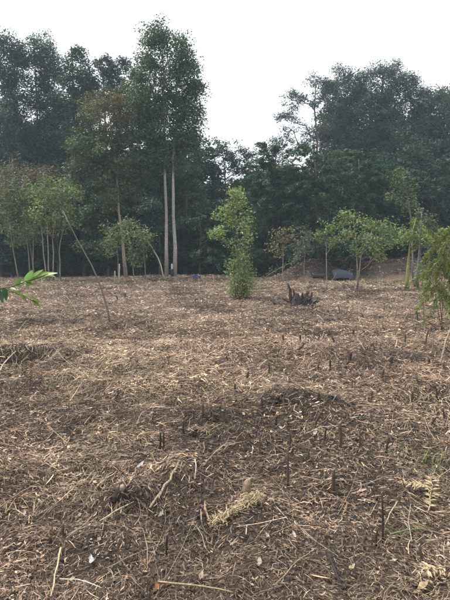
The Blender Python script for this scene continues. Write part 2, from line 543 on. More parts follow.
def grow(trunks, tr_r, lobes, leafL, leafW, col, col2=None, dens=5.0, per=55, csig=.32, shell=.45, limbs=9,
         droop=0.0, updir=.5, bark=(.16, .13, .11), spray=0.0, top_col=None, sides=6, twig_r=.02, dark_in=True, flat=.6):
    """returns (wood MB, leaf MB).  trunks: list of polylines; lobes: (centre, radii)"""
    W, Lf = MB(), MB()
    for P, r in zip(trunks, tr_r):
        W.tube(P, np.linspace(r[0], r[1], len(P)) * np.r_[1.3, np.ones(len(P) - 1)] * rng.uniform(.93, 1.07, len(P)), sides, np.repeat(np.array(bark) * rng.uniform(.7, 1.2, (len(P), 1)), sides, axis=0))
    tp = np.vstack([np.vstack([P[0] + (P[-1] - P[0]) * 0, P]) for P in trunks])
    dense = []
    for P in trunks:
        for a, b in zip(P[:-1], P[1:]):
            dense.append(a + (b - a) * np.linspace(0, 1, 6)[:, None])
    nodes = np.vstack(dense)
    allz = [c[2] + r[2] for c, r in lobes]; zt = max(allz); zb = min(c[2] - r[2] for c, r in lobes)
    clumps = []
    for c, r in lobes:
        n = max(4, int(math.pi * r[0] * r[2] * dens))
        v = rng.normal(0, 1, (n, 3)); v /= np.linalg.norm(v, axis=1)[:, None]
        rad = (shell + (1 - shell) * rng.random(n)) ** .8 * rng.uniform(.82, 1.12, n)
        clumps.append(c + v * rad[:, None] * r)
    clumps = np.vstack(clumps)
    lift0 = nodes[:, 2].min() + .15 * (zt - nodes[:, 2].min())
    # main limbs then twigs to every clump
    ml = clumps[rng.choice(len(clumps), min(limbs, len(clumps)), replace=False)]
    for e in ml:
        dh = np.hypot(nodes[:, 0] - e[0], nodes[:, 1] - e[1])
        score = np.abs(nodes[:, 2] - (e[2] - .55 * dh - .2)) + .25 * dh + 9 * (nodes[:, 2] < lift0)
        a = nodes[np.argmin(score)]
        ln = np.linalg.norm(e - a)
        P = bez(a, e, .08 * ln * (1 - droop), 6, .035 * ln)
        W.tube(P, np.linspace(min(tr_r[0][0] * .42, .02 + .016 * ln), twig_r * .6, 6), 4, np.array(bark))
        nodes = np.vstack([nodes, P[1:]])
    cl_n = nodes
    for e in clumps:
        dd = np.linalg.norm(cl_n - e, axis=1) + .5 * np.maximum(0, cl_n[:, 2] - e[2])
        dd = dd + 9 * (cl_n[:, 2] < lift0)
        a = cl_n[np.argmin(dd)]
        ln = np.linalg.norm(e - a)
        if ln > .15:
            W.tube(bez(a, e, .05 * ln, 3, .03 * ln), [twig_r, twig_r * .7, twig_r * .3], 3, np.array(bark) * .9, cap=False)
    # leaves
    m = len(clumps)
    cnt = np.maximum(3, rng.poisson(per, m))
    idx = np.repeat(np.arange(m), cnt)
    N = len(idx)
    cc = np.mean([c for c, r in lobes], axis=0)
    outw = clumps - cc; outw[:, 2] *= .3
    outw /= np.linalg.norm(outw, axis=1)[:, None] + 1e-6
    g = rng.normal(0, 1, (N, 3)) * np.array([csig, csig, csig * flat])
    if spray:
        s = rng.random(N)
        g = g * .45 + outw[idx] * (s * spray)[:, None]
        g[:, 2] -= droop * s * s * spray
    else:
        v = rng.normal(0, 1, (N, 3)); v /= np.linalg.norm(v, axis=1)[:, None]
        rr = rng.random(N) ** .42 * rng.uniform(.75, 1.2, m)[idx]
        g = v * (rr * csig * 1.75)[:, None] * np.array([1, 1, flat])
    pos = clumps[idx] + g
    d = rng.normal(0, 1, (N, 3)) * .8 + outw[idx] * .8
    d[:, 2] = d[:, 2] * .6 - droop
    gn = g / (np.linalg.norm(g, axis=1)[:, None] + 1e-6)
    nrm = rng.normal(0, 1, (N, 3)) * .45 + gn * .7 + np.array([0, 0, updir])
    base = np.array(col)
    kc = rng.uniform(.6, 1.45, m)[:, None]
    cl = base * kc
    if col2 is not None:
        q = (rng.random(m) ** 1.5)[:, None]
        cl = cl * (1 - q) + np.array(col2) * kc * q
    if top_col is not None:
        q = sstep(.55, 1.0, (clumps[:, 2] - zb) / (zt - zb))[:, None] * rng.uniform(.3, 1, m)[:, None]
        cl = cl * (1 - q) + np.array(top_col) * kc * q
    lc = cl[idx] * rng.uniform(.7, 1.3, N)[:, None]
    Lf.leaves(pos, d, nrm, leafL * rng.uniform(.6, 1.3, N), leafW * rng.uniform(.6, 1.3, N), lc)
    return W, Lf

def plant_tree(name, label, cat, base, W, Lf, group=None, leafmat=None, crown='crown'):
    t = thing(name, label, cat, base, group)
    obj('trunk', W.mesh('trunk', M_BARK, base, True), t)
    obj(crown, Lf.mesh(crown, leafmat or M_LEAF, base), t, kind='stuff')
    return t

def px_tree(name, label, px, d, lobes, r=.16, trunk=None, group=None, cat='tree', base_py=None, **kw):
    """lobes in pixels: (px, py, half width, half height[, depth offset])"""
    bx = at(px, 270, d)
    base = np.array([bx[0], d, hz(bx[0], d) - .03])
    top_py = min(l[1] - .55 * l[3] for l in lobes)
    if trunk is None:
        tx = lobes[int(np.argmin([l[1] for l in lobes]))][0]
        trunk = [[(px, None), (px + .35 * (tx - px), .45), (tx, 1.0)]]
    TR, RR = [], []
    ztop = at(px, top_py, d)[2]
    for tr in trunk:
        P = []
        for q, f in tr:
            p = at(q, 270, d)
            p[2] = base[2] if f is None else base[2] + f * (ztop - base[2])
            P.append(p)
        P = np.array(P)
        t = np.linspace(0, 1, 8); s = np.linspace(0, 1, len(P))
        P = np.stack([np.interp(t, s, P[:, k]) for k in range(3)], 1)
        P[1:, :2] += rng.normal(0, r * .3, (7, 2))
        TR.append(P); RR.append((r, r * .22))
    LB = []
    for l in lobes:
        dd = d + (l[4] if len(l) > 4 else rng.uniform(-.5, .5))
        c = at(l[0], l[1], dd); k = dd / FPX
        LB.append((c, np.array([l[2] * k, max(l[2], l[3] * .6) * k * .9, l[3] * k])))
    W, Lf = grow(TR, RR, LB, **kw)
    return plant_tree(name, label, cat, base, W, Lf, group)

DARK = (.026, .058, .040)
DARK2 = (.034, .064, .038)
OLIVE = (.075, .10, .04)
PALE = (.105, .14, .055)
BRIGHT = (.13, .185, .05)
BLUEG = (.046, .076, .066)

# --- tall trees in front
px_tree('tall_twin_trunk_tree', 'tall narrow tree on two pale straight trunks, tallest left of the gap of sky', 168, 34,
        [(164, 55, 27, 28), (182, 80, 22, 30), (150, 92, 18, 30), (188, 118, 17, 32), (168, 128, 24, 34), (196, 148, 9, 18), (150, 135, 14, 26), (172, 158, 18, 14), (140, 110, 12, 20)],
        r=.15, trunk=[[(166.5, None), (167, .5), (166, 1.0)], [(174.5, None), (174, .45), (180, .92)]],
        leafL=.19, leafW=.09, col=(.042, .076, .046), col2=OLIVE, dens=5.4, per=100, csig=.42, flat=.8, limbs=16, droop=.35, bark=(.32, .29, .265), twig_r=.02)
px_tree('tall_straight_tree', 'straight slim tree with olive crown turning rusty orange at its top', 126, 33,
        [(106, 118, 26, 27), (98, 150, 28, 28), (125, 160, 22, 36), (84, 172, 17, 26), (112, 190, 26, 20)], r=.14,
        trunk=[[(126, None), (121, .45), (112, 1.0)]],
        leafL=.19, leafW=.095, col=(.056, .084, .044), col2=(.085, .10, .042), top_col=(.13, .088, .042), dens=4.6, per=95, csig=.40, limbs=12, droop=.3, bark=(.24, .19, .15))
# --- tall row behind on the left
px_tree('tall_dark_tree', 'tall dark tree at the left edge with feathery upright crown against the sky', 14, 44,
        [(8, 62, 15, 30), (16, 95, 17, 30), (8, 128, 20, 26), (24, 60, 8, 20)], r=.2, leafL=.22, leafW=.10, col=DARK, col2=BLUEG, dens=4.4, per=95, csig=.48, flat=.8, limbs=10, droop=.3)
px_tree('tall_dark_tree', 'tall dark double-peaked tree second from the left edge, sky showing between its branches', 44, 45,
        [(42, 55, 11, 23), (50, 70, 13, 24), (38, 92, 11, 22), (52, 108, 16, 24), (44, 138, 20, 22)], r=.2, leafL=.22, leafW=.10, col=DARK, col2=BLUEG, dens=4.4, per=95, csig=.48, flat=.8, limbs=10, droop=.3)
px_tree('tall_dark_tree', 'broad dark tree with rounded top left of the rusty-topped tree', 79, 43,
        [(78, 76, 17, 26), (97, 98, 12, 24), (72, 105, 18, 26), (86, 100, 14, 24), (76, 138, 24, 24)], r=.2, leafL=.22, leafW=.11, col=DARK2, col2=BLUEG, dens=4, per=95, csig=.42, limbs=10, droop=.2)
px_tree('dark_pine_tree', 'dark pine-like tree with flat puffy crown peeping between the tall crowns', 114, 47,
        [(106, 66, 10, 9), (121, 66, 9, 8), (113, 80, 13, 10), (116, 100, 12, 14)], r=.2, leafL=.28, leafW=.09, col=(.02, .036, .026), dens=8, per=60, csig=.34, limbs=8)
px_tree('tall_dark_tree', 'leafy dark tree filling the space left of the twin trunks', 138, 40,
        [(136, 88, 13, 24), (124, 108, 14, 24), (134, 120, 16, 28), (144, 150, 18, 24), (140, 185, 20, 24)], r=.18, leafL=.21, leafW=.1, col=DARK2, col2=OLIVE, dens=4, per=95, csig=.4, limbs=10, droop=.25)
# --- the lacy trees either side of the sky gap
px_tree('lacy_tree', 'small-leaved lacy tree right of the twin trunks, low against the white sky', 232, 45,
        [(222, 158, 13, 20), (240, 160, 13, 22), (208, 178, 12, 22), (256, 172, 10, 24), (232, 200, 22, 24)], r=.15, leafL=.24, leafW=.11, col=DARK2, col2=BLUEG, dens=5.5, per=40, csig=.33, limbs=12)
px_tree('open_crowned_tree', 'airy tree with bare forked limbs showing, leftmost crown right of the sky gap', 318, 50,
        [(312, 92, 15, 17), (292, 104, 14, 12), (284, 122, 12, 9), (330, 98, 12, 20), (300, 140, 18, 16), (276, 150, 11, 14)], r=.22,
        leafL=.21, leafW=.10, col=(.05, .07, .066), col2=(.07, .088, .078), flat=.8, dens=2.8, per=65, csig=.36, limbs=14, bark=(.13, .11, .10), twig_r=.035)
px_tree('broad_tree', 'large broad-crowned tree rising highest on the right, small gaps of sky in it', 372, 52,
        [(345, 92, 24, 24), (378, 84, 28, 23), (408, 104, 24, 27), (362, 122, 34, 28), (398, 140, 30, 28), (336, 140, 24, 26), (384, 170, 30, 20)], r=.4,
        leafL=.22, leafW=.11, col=(.05, .07, .066), col2=(.075, .092, .084), dens=4.4, per=85, csig=.46, flat=.85, limbs=26, bark=(.10, .085, .075), twig_r=.04)
px_tree('broad_tree', 'tall tree at the right edge beside the broad crown', 442, 50,
        [(440, 112, 18, 25), (432, 150, 22, 26), (452, 160, 20, 34), (462, 120, 18, 30), (430, 190, 20, 20)], r=.28,
        leafL=.24, leafW=.12, col=(.055, .078, .07), col2=(.08, .095, .08), dens=3.4, per=80, csig=.42, flat=.8, limbs=16, bark=(.10, .085, .075), twig_r=.035)
# --- dark drooping evergreens, centre and right
EV = dict(leafL=.34, leafW=.10, dens=6.0, per=56, csig=.24, droop=.45, spray=.75, shell=.55, limbs=14, updir=.8, bark=(.09, .075, .06))
px_tree('drooping_evergreen', 'dark evergreen with drooping sprays behind the middle sapling, right of the lacy tree', 272, 40,
        [(274, 165, 16, 24), (262, 195, 22, 26), (285, 200, 20, 28), (272, 232, 26, 20)], r=.2, col=(.026, .064, .034), col2=(.038, .085, .042), **EV)
px_tree('drooping_evergreen', 'dark green evergreen below the airy forked tree', 318, 39,
        [(312, 168, 20, 22), (300, 198, 24, 24), (332, 195, 24, 28), (316, 225, 26, 18)], r=.2, col=(.028, .068, .034), col2=(.04, .09, .042), **EV)
px_tree('drooping_evergreen', 'dark green evergreen below the broad crown, behind the bright leafy small tree', 365, 40,
        [(356, 172, 22, 24), (380, 190, 22, 28), (352, 208, 22, 24), (372, 228, 24, 16)], r=.2, col=(.026, .062, .034), col2=(.038, .08, .042), **EV)
px_tree('drooping_evergreen', 'dark evergreen behind the slender tree and leaning mossy trunk', 412, 41,
        [(408, 190, 20, 24), (430, 200, 22, 26), (412, 226, 24, 20), (446, 222, 18, 22)], r=.2, col=(.03, .05, .034), col2=(.035, .06, .042), **EV)

# --- shaded infill of the wood: a few prototypes, copied
def proto(kind):
    hgt = [9, 7.5, 8.5, 6.5][kind]
    r = [2.4, 2.6, 2.2, 2.8][kind]
    tr = np.array([[0, 0, 0], [.1, 0, hgt * .3], [-.1, .1, hgt * .6], [.05, 0, hgt * .92]])
    lob = []
    for k in range(7):
        f = .22 + .70 * k / 6
        rr = r * (1.05 - .6 * f ** 2) * rng.uniform(.7, 1.0)
        a = rng.uniform(0, 6.3)
        lob.append((np.array([math.cos(a) * r * .4, math.sin(a) * r * .4, hgt * f]), np.array([rr, rr, hgt * .13])))
    kw = dict(leafL=.24, leafW=.12, dens=3.6, per=90, csig=.42, limbs=12, droop=.35, col=DARK if kind % 2 else DARK2, col2=[OLIVE, BLUEG, DARK, (.03, .058, .034)][kind], twig_r=.02)
    if kind == 3:
        kw.update(spray=.7, csig=.25, leafW=.11)
    W, Lf = grow([tr], [(.13, .03)], lob, **kw)
    return W.mesh('trunk', M_BARK, None, True), Lf.mesh('crown', M_LEAF)
PROTO = [proto(k) for k in range(4)]
FRONT = ['dark tree in the wood cut off by the left edge', 'dark tree in the wood behind the bushy pale left tree', 'dark tree in the wood behind the dry twiggy-topped tree',
         'dark tree with drooping sprays behind the top of the leaning pole', 'dark tree in the wood between the leaning pole and the straight slim trunk', 'low dark tree just left of the straight slim trunk',
         'dark drooping tree between the straight slim trunk and the pale crooked pole', 'dark tree behind the pale crooked leaning pole', 'dark tree behind and right of the twin trunks',
         'low drooping dark tree above the blue bundle', 'dark tree left of the middle sapling at the back of the wood', 'dark tree directly behind the crown of the middle sapling',
         'smallest dark tree behind the right side of the middle sapling', 'dark tree behind the thin brown sapling', 'dark tree behind the blue sheet and soil bank',
         'dark tree behind the gap between bright leafy tree and slender tree', 'dark tree in the wood beyond the right edge feathery sapling']
spots = [ # px, depth, kind, scale
    (-30, 38, 0, 1.0), (2, 39, 1, 1.1), (30, 41, 2, 1.15), (58, 38.5, 3, 1.0), (84, 40, 1, 1.1), (108, 38, 0, .85), (142, 41, 3, 1.15), (160, 38.5, 1, .95),
    (186, 40, 0, .95), (200, 37.5, 3, .8), (216, 42, 1, 1.0), (238, 40, 2, .8), (252, 38, 0, .62), (290, 42.5, 1, .95), (340, 44, 0, 1.1), (392, 44, 2, 1.1), (470, 40, 1, 1.1),
    (-45, 48, 2, 1.5), (0, 50, 0, 1.4), (28, 52, 3, 1.5), (60, 49, 1, 1.4), (92, 51, 2, 1.4), (124, 50, 0, 1.3), (152, 48, 3, 1.3), (180, 50, 1, 1.3), (206, 52, 2, 1.0),
    (250, 52, 3, 1.0), (282, 54, 0, 1.2), (305, 51, 2, 1.15), (350, 58, 1, 1.5), (400, 56, 0, 1.5), (432, 50, 3, 1.3), (470, 52, 2, 1.5), (500, 46, 0, 1.4), (-75, 44, 1, 1.4),
    (14, 46, 1, 1.55), (46, 47, 0, 1.45), (70, 46, 2, 1.5), (222, 47, 3, 1.25), (240, 49, 1, 1.3), (268, 47, 0, 1.25), (196, 46, 2, 1.35), (130, 46, 1, 1.5), (325, 48, 3, 1.3), (378, 48, 1, 1.3), (415, 47, 2, 1.3), (445, 46, 1, 1.3), (162, 44, 0, 1.35), (178, 45, 2, 1.4), (112, 44, 3, 1.45), (90, 45, 0, 1.5),
    (6, 52, 1, 1.95), (32, 53, 2, 1.9), (58, 52, 0, 1.9), (84, 51, 1, 1.8), (-18, 50, 0, 1.9), (360, 60, 1, 2.1), (400, 60, 2, 2.1), (435, 58, 0, 2.0), (330, 58, 2, 1.8)]
for i, (px, d, k, s) in enumerate(spots):
    x = at(px, 270, d)[0]
    t = thing('shaded_tree', FRONT[i] if i < len(FRONT) else 'dark tree deep in the wood, half hidden behind the front row of trees', 'tree', (x, d, hz(x, d) - .03), 'shaded trees filling the wood')
    t.rotation_euler.z = random.uniform(0, 6.3)
    t.scale = (s, s, s * random.uniform(.9, 1.1))
    obj('trunk', PROTO[k][0], t); obj('crown', PROTO[k][1], t, kind='stuff')

# low shaded bushes along the foot of the wood
def proto_bush(col, col2):
    lob = [(np.array([rng.uniform(-.7, .7), rng.uniform(-.5, .5), rng.uniform(.5, 1.3)]), np.array([.7, .6, .55])) for _ in range(5)]
    tr = [np.array([[0, 0, 0], [rng.uniform(-.3, .3), rng.uniform(-.3, .3), .6], [rng.uniform(-.6, .6), rng.uniform(-.4, .4), 1.3]]) for _ in range(3)]
    W, Lf = grow(tr, [(.025, .01)] * 3, lob, leafL=.16, leafW=.075, col=col, col2=col2, dens=14, per=26, csig=.16, limbs=6, droop=.2, twig_r=.008, sides=4)
    return W.mesh('stem', M_BARK, None, True), Lf.mesh('foliage', M_LEAF)
BUSH = ['leftmost dark low bush at the foot of the wood', 'dark low bush behind the stems of the bushy pale left tree', 'dark low bush behind the thin stems of the yellowish-tipped pale tree',
        'dark low bush behind the upper part of the leaning pole', 'dark low bush left of the pale stump posts', 'dark low bush right behind the pale stump posts', 'dark low bush behind the small pale leafy tree',
        'dark low bush behind the pale crooked pole', 'dark low bush just right of the twin trunks', 'dark low bush behind the blue bundle', 'dark low bush between the blue bundle and the middle sapling',
        'dark low bush behind the shoots of the middle sapling', 'dark low bush behind the slanting leafy branch', 'dark low bush behind the thin brown sapling stem', 'dark low bush behind the grey drooping sapling',
        'dark low bush on the bank behind the thin straight sapling', 'dark low bush on the bank above the blue sheet', 'dark low bush on the bank right of the bright leafy tree',
        'dark low bush on the bank behind the mossy trunk', 'dark low bush behind the feathery sapling', 'dark low bush at the right edge of the wood']
PB = [proto_bush(DARK2, DARK), proto_bush((.034, .055, .03), BLUEG)]
for i, (px, d, s) in enumerate([(-8, 40.0, 1.2), (12, 40.5, 1.5), (38, 41.0, 1.4), (72, 40.5, 1.4), (98, 41.0, 1.4), (112, 40.1, 1.1), (140, 40.7, 1.3), (155, 40.5, 1.3), (182, 41.0, 1.5),
                                (196, 41.0, 1.2), (214, 40.5, 1.6), (230, 41.1, 1.5), (256, 40.5, 1.3), (276, 40.5, 1.2), (296, 36.4, 1.0), (322, 32.6, 1.3), (350, 32.2, 1.4), (384, 32.6, 1.4), (402, 32.2, 1.4), (432, 32.6, 1.3), (450, 31, 1.4)]):
    x = at(px, 270, d)[0]
    t = thing('shaded_bush', BUSH[i], 'bush', (x, d, hz(x, d) - .03), 'bushes along the foot of the wood')
    t.rotation_euler.z = random.uniform(0, 6.3); t.scale = (s, s, s)
    obj('stem', PB[i % 2][0], t); obj('foliage', PB[i % 2][1], t, kind='stuff')

# ------------------------------------------------------------------ small trees in the clearing
SM = dict(csig=.29, shell=.3, updir=.5, flat=.85, sides=5)
px_tree('multi_stem_tree', 'bushy pale green small tree on several thin stems at the left edge', 22, 30.5,
        [(14, 192, 24, 16), (6, 215, 20, 20), (30, 208, 20, 22), (20, 235, 24, 12), (38, 196, 18, 14)], r=.05,
        trunk=[[(18, None), (12, .5), (8, 1.0)], [(30, None), (28, .5), (26, 1.0)], [(33, None), (34, .4), (38, .8)]],
        leafL=.19, leafW=.085, col=(.10, .13, .062), col2=(.14, .17, .075), top_col=(.13, .10, .06), dens=9, per=23, limbs=10, droop=.25, bark=(.22, .19, .16), twig_r=.012, **SM)
px_tree('multi_stem_tree', 'pale green small tree with yellowish leaf tips behind the leaning pole', 52, 29.5,
        [(50, 188, 20, 13), (68, 190, 14, 10), (46, 206, 20, 18), (70, 208, 11, 10), (58, 226, 18, 12), (36, 222, 16, 14), (76, 196, 8, 8)], r=.05,
        trunk=[[(49, None), (49, .5), (46, 1.0)], [(53, None), (54, .5), (62, .95)], [(46, None), (43, .5), (40, .9)], [(60, None), (60, .35), (66, .6)]],
        leafL=.19, leafW=.085, col=(.125, .155, .068), col2=(.18, .225, .08), dens=9, per=22, limbs=10, droop=.25, bark=(.24, .21, .18), twig_r=.012, **SM)
px_tree('dry_topped_tree', 'thin tree with dry reddish twiggy top behind the pale left trees', 34, 32,
        [(22, 172, 20, 10), (44, 174, 18, 10), (2, 176, 12, 12)], r=.06,
        leafL=.18, leafW=.055, col=(.15, .105, .075), col2=(.11, .10, .06), dens=8, per=24, limbs=14, droop=.1, bark=(.17, .13, .11), twig_r=.012, **SM)
px_tree('small_leafy_tree', 'small pale leafy tree between the straight trunk and the leaning pale pole', 140, 30,
        [(118, 232, 16, 13), (136, 236, 14, 14), (146, 244, 9, 11), (108, 246, 10, 10), (135, 258, 9, 12), (126, 222, 12, 8), (150, 236, 7, 7)], r=.04,
        trunk=[[(134, None), (132, .5), (124, 1.0)], [(146, None), (144, .5), (140, .9)], [(118, None), (118, .5), (114, .9)]],
        leafL=.17, leafW=.085, col=(.14, .17, .085), col2=(.165, .19, .085), dens=9, per=22, limbs=9, droop=.3, bark=(.20, .17, .14), twig_r=.01, **SM)
px_tree('thin_brown_sapling', 'thin sapling with sparse brownish leaves right of the middle sapling', 283, 26,
        [(281, 240, 9, 8), (291, 234, 5, 6), (275, 248, 6, 7)], r=.03, trunk=[[(283, None), (283, .5), (282, 1.0)]],
        leafL=.15, leafW=.075, col=(.12, .11, .06), col2=(.16, .12, .075), dens=14, per=28, limbs=5, droop=.3, bark=(.25, .22, .19), twig_r=.008, **SM)
px_tree('grey_drooping_sapling', 'greyish green drooping sapling in the shade beside the brown sapling', 304, 28,
        [(305, 240, 9, 12), (299, 250, 6, 10)], r=.03, leafL=.16, leafW=.065, col=(.085, .10, .075), col2=(.12, .125, .10), dens=12, per=28, limbs=5, droop=.7, bark=(.2, .17, .15), twig_r=.008, **SM)
px_tree('thin_straight_sapling', 'thin straight sapling on a bare pale stem left of the bright leafy tree', 327, 20.5,
        [(325, 230, 9, 8), (333, 240, 7, 6), (319, 236, 5, 5)], r=.026, trunk=[[(327.5, None), (326, .5), (326, 1.0)]],
        leafL=.14, leafW=.07, col=(.14, .19, .065), col2=(.16, .20, .075), dens=18, per=26, limbs=6, droop=.3, bark=(.26, .23, .20), twig_r=.008, csig=.16, shell=.3, updir=.5, flat=.85, sides=5)
px_tree('bright_leafy_tree', 'bright green leafy small tree with a wide loose crown before the soil bank', 357, 20.8,
        [(350, 218, 12, 8), (368, 226, 12, 8), (383, 226, 12, 8), (344, 234, 9, 7), (364, 240, 10, 7), (380, 244, 10, 9), (358, 250, 6, 6), (392, 236, 7, 10), (376, 254, 8, 6), (338, 224, 6, 6)], r=.04,
        trunk=[[(358, None), (357, .4), (352, 1.0)], [(358, .05), (361, .5), (376, .9)]],
        leafL=.13, leafW=.06, col=(.175, .225, .085), col2=(.13, .175, .075), dens=24, per=20, limbs=12, droop=.25, bark=(.22, .18, .15), twig_r=.009, csig=.22, shell=.25, updir=.5, flat=.85, sides=5)
px_tree('slender_tree', 'slender sparse tree with a leafy tuft at its top above the mossy trunk', 410, 27,
        [(396, 178, 11, 8), (405, 186, 8, 7), (410, 204, 8, 9), (394, 196, 6, 5)], r=.06, trunk=[[(414, None), (410, .5), (405, .8), (399, 1.0)]],
        leafL=.18, leafW=.08, col=(.075, .115, .05), col2=(.09, .12, .06), dens=12, per=30, limbs=9, droop=.2, bark=(.17, .15, .13), twig_r=.012, **SM)
px_tree('mossy_trunk_tree', 'small tree with yellow-green mossy trunk and light leaves at the right', 408, 21.5,
        [(412, 233, 11, 9), (424, 236, 10, 9), (404, 238, 6, 6), (418, 224, 8, 6)], r=.085, trunk=[[(407, None), (409, .5), (412, 1.0)]],
        leafL=.15, leafW=.08, col=(.14, .175, .055), col2=(.09, .12, .06), dens=16, per=28, limbs=8, droop=.3, bark=(.19, .20, .07), twig_r=.01, csig=.18, shell=.3, updir=.5, flat=.85, sides=6)
px_tree('grey_trunk_tree', 'small tree with dark grey trunk just right of the mossy trunk', 417, 23,
        [(428, 222, 9, 8), (436, 240, 10, 12), (420, 216, 7, 6)], r=.11, leafL=.15, leafW=.075, col=(.075, .10, .05), col2=(.11, .10, .06), dens=14, per=28, limbs=7, droop=.3, bark=(.12, .115, .12), twig_r=.01,
        csig=.18, shell=.3, updir=.5, flat=.85, sides=6)

# the middle sapling: trunk, leafy branches, skirt of shoots at the foot
def middle_sapling():
    b = gp(241, 299); d = b[1]
    t = thing('leafy_sapling', 'bright green leafy sapling with a bushy skirt of shoots, alone in mid-field', 'sapling', b)
    k = d / FPX
    def q(px, py, dd=0): return at(px, py, d + dd)
    W, Lf = MB(), MB()
    tr = [np.array([b, q(240, 280), q(239, 262), q(238, 240), q(235, 220), q(234, 200)]),
          np.array([b + [.05, .05, 0], q(243, 275, .1), q(244, 258, .1), q(243, 240, .15), q(247, 226, .1)])]
    lob = [(q(233, 196), 8), (q(228, 208), 7), (q(240, 206), 7), (q(219, 213), 5), (q(246, 216), 5), (q(232, 220), 8), (q(244, 230), 6),
           (q(222, 230), 6), (q(214, 233), 5), (q(230, 241), 5), (q(249, 236), 4), (q(245, 247), 4), (q(226, 219), 5), (q(239, 192), 5), (q(237, 250), 5), (q(242, 258), 6), (q(235, 263), 5)]
    LB = [(c + rng.normal(0, .12, 3) * [0, 1.5, 0], np.array([r, r, r * .75]) * k) for c, r in lob]
    W, Lf = grow(tr, [(.055, .012), (.04, .01)], LB, leafL=.125, leafW=.048, col=(.17, .225, .09), col2=(.24, .295, .125), dens=54, per=20, csig=.16, shell=.2, limbs=13,
                 droop=.2, updir=.5, bark=(.16, .13, .11), twig_r=.008, sides=6, flat=.9)
    obj('trunk', W.mesh('trunk', M_BARK, b, True), t)
    obj('crown', Lf.mesh('crown', M_LEAF, b), t, kind='stuff')
    S, L2 = MB(), MB()
    for i in range(130):
        a = rng.uniform(0, 6.3); r0 = abs(rng.normal(0, .12)); r1 = r0 + abs(rng.normal(.1, .25)); h = rng.uniform(.4, 1.7) - .3 * r1
        p0 = b + [math.cos(a) * r0, math.sin(a) * r0, -.03]
        p2 = b + [math.cos(a) * r1, math.sin(a) * r1, h]
        P = bez(p0, p2, .0, 4, .03)
        S.tube(P, [.008, .007, .005, .003], 3, np.array([.23, .17, .13]) * rng.uniform(.6, 1.2))
        n = 22
        f = rng.uniform(.45, 1.05, n)[:, None]
        c = p0 + (p2 - p0) * f + rng.normal(0, .1, (n, 3))
        L2.leaves(c, rng.normal(0, 1, (n, 3)) + [0, 0, .1], rng.normal(0, .6, (n, 3)) + [0, 0, .7], rng.uniform(.06, .12, n), rng.uniform(.03, .05, n),
                  (np.array([.13, .19, .07]) + np.array([.08, .06, .04]) * rng.random()) * rng.uniform(.6, 1.5, (n, 1)))
    obj('shoots', S.mesh('shoots', M_STICK, b), t, kind='stuff')
    o = obj('lower_foliage', L2.mesh('lower_foliage', M_LEAF, b), t, kind='stuff')
middle_sapling()

# ------------------------------------------------------------------ poles, sticks, stump, cut stems
def stick(name, label, cat, pts, r0, r1, col, sides=6, group=None, mat=None, wob=.008):
    P = np.asarray(pts, float)
    n = max(5, 2 * len(P))
    s = np.linspace(0, 1, len(P)); t = np.linspace(0, 1, n)
    Q = np.stack([np.interp(t, s, P[:, k]) for k in range(3)], 1)
    ln = np.linalg.norm(P[-1] - P[0])
    Q[1:-1] += rng.normal(0, wob * ln, (n - 2, 3))
    R = np.linspace(r0, r1, n) * rng.uniform(.88, 1.12, n)
    mb = MB(); mb.tube(Q, R, sides, np.array(col))
    b = np.array(P[0])
    o = obj(name, mb.mesh(name, mat or M_STICK, b, True), loc=b)
    tag(o, label, cat, group)
    return o, Q

b = gp(110, 322)
stick('leaning_pole', 'thin bare pole leaning left across the clearing toward the pale trees', 'pole',
      [b - [0, 0, .05], at(105, 300, b[1] + .05), at(95, 271, b[1] + .1), at(79, 243, b[1] + .25), at(63, 211, b[1] + .4)], .027, .012, (.15, .12, .10), wob=.0022)
b = gp(165, 280)
stick('leaning_pale_pole', 'pale crooked pole leaning left beside the twin trunks', 'pole',
      [b - [0, 0, .05], at(160, 262, b[1]), at(153, 248, b[1] + .1), at(143, 238, b[1] + .2)], .055, .03, (.40, .34, .25))
for px, py0, py1, lab in [(119, 284, 264, 'taller pale cut stump post at the foot of the straight slim tree'), (114.5, 283, 271, 'shorter pale cut stump post at the foot of the straight slim tree')]:
    b = gp(px, py0)
    stick('stump_post', lab, 'stump', [b - [0, 0, .05], at(px + .4, py1, b[1])], .06, .045, (.30, .26, .21))

def leafy_fallen_branch():
    b = gp(263, 279); d = b[1]
    t = thing('fallen_branch', 'leafy branch propped at a slant just right of the middle sapling', 'branch', b)
    P = np.array([b, at(273, 272, d), at(284, 266, d), at(292, 262, d + .1), at(299, 259, d + .1)])
    W, L = MB(), MB()
    W.tube(P, [.03, .025, .02, .014, .008], 5, np.array([.28, .23, .18]))
    for i in range(46):
        f = rng.uniform(.1, 1) * 4; k = min(int(f), 3); c = P[k] + (P[k + 1] - P[k]) * (f - k)
        e = c + rng.normal(0, .16, 3) + [0, 0, .04]
        W.tube([c, e], [.006, .003], 3, np.array([.25, .2, .16]))
        n = 6
        L.leaves(e + rng.normal(0, .06, (n, 3)), rng.normal(0, 1, (n, 3)), rng.normal(0, .5, (n, 3)) + [0, 0, 1], np.full(n, .12), np.full(n, .05),
                 np.array([.17, .18, .10]) * rng.uniform(.6, 1.4, (n, 1)))
    obj('limb', W.mesh('limb', M_STICK, b, True), t)
    obj('foliage', L.mesh('foliage', M_LEAF, b), t, kind='stuff')
leafy_fallen_branch()

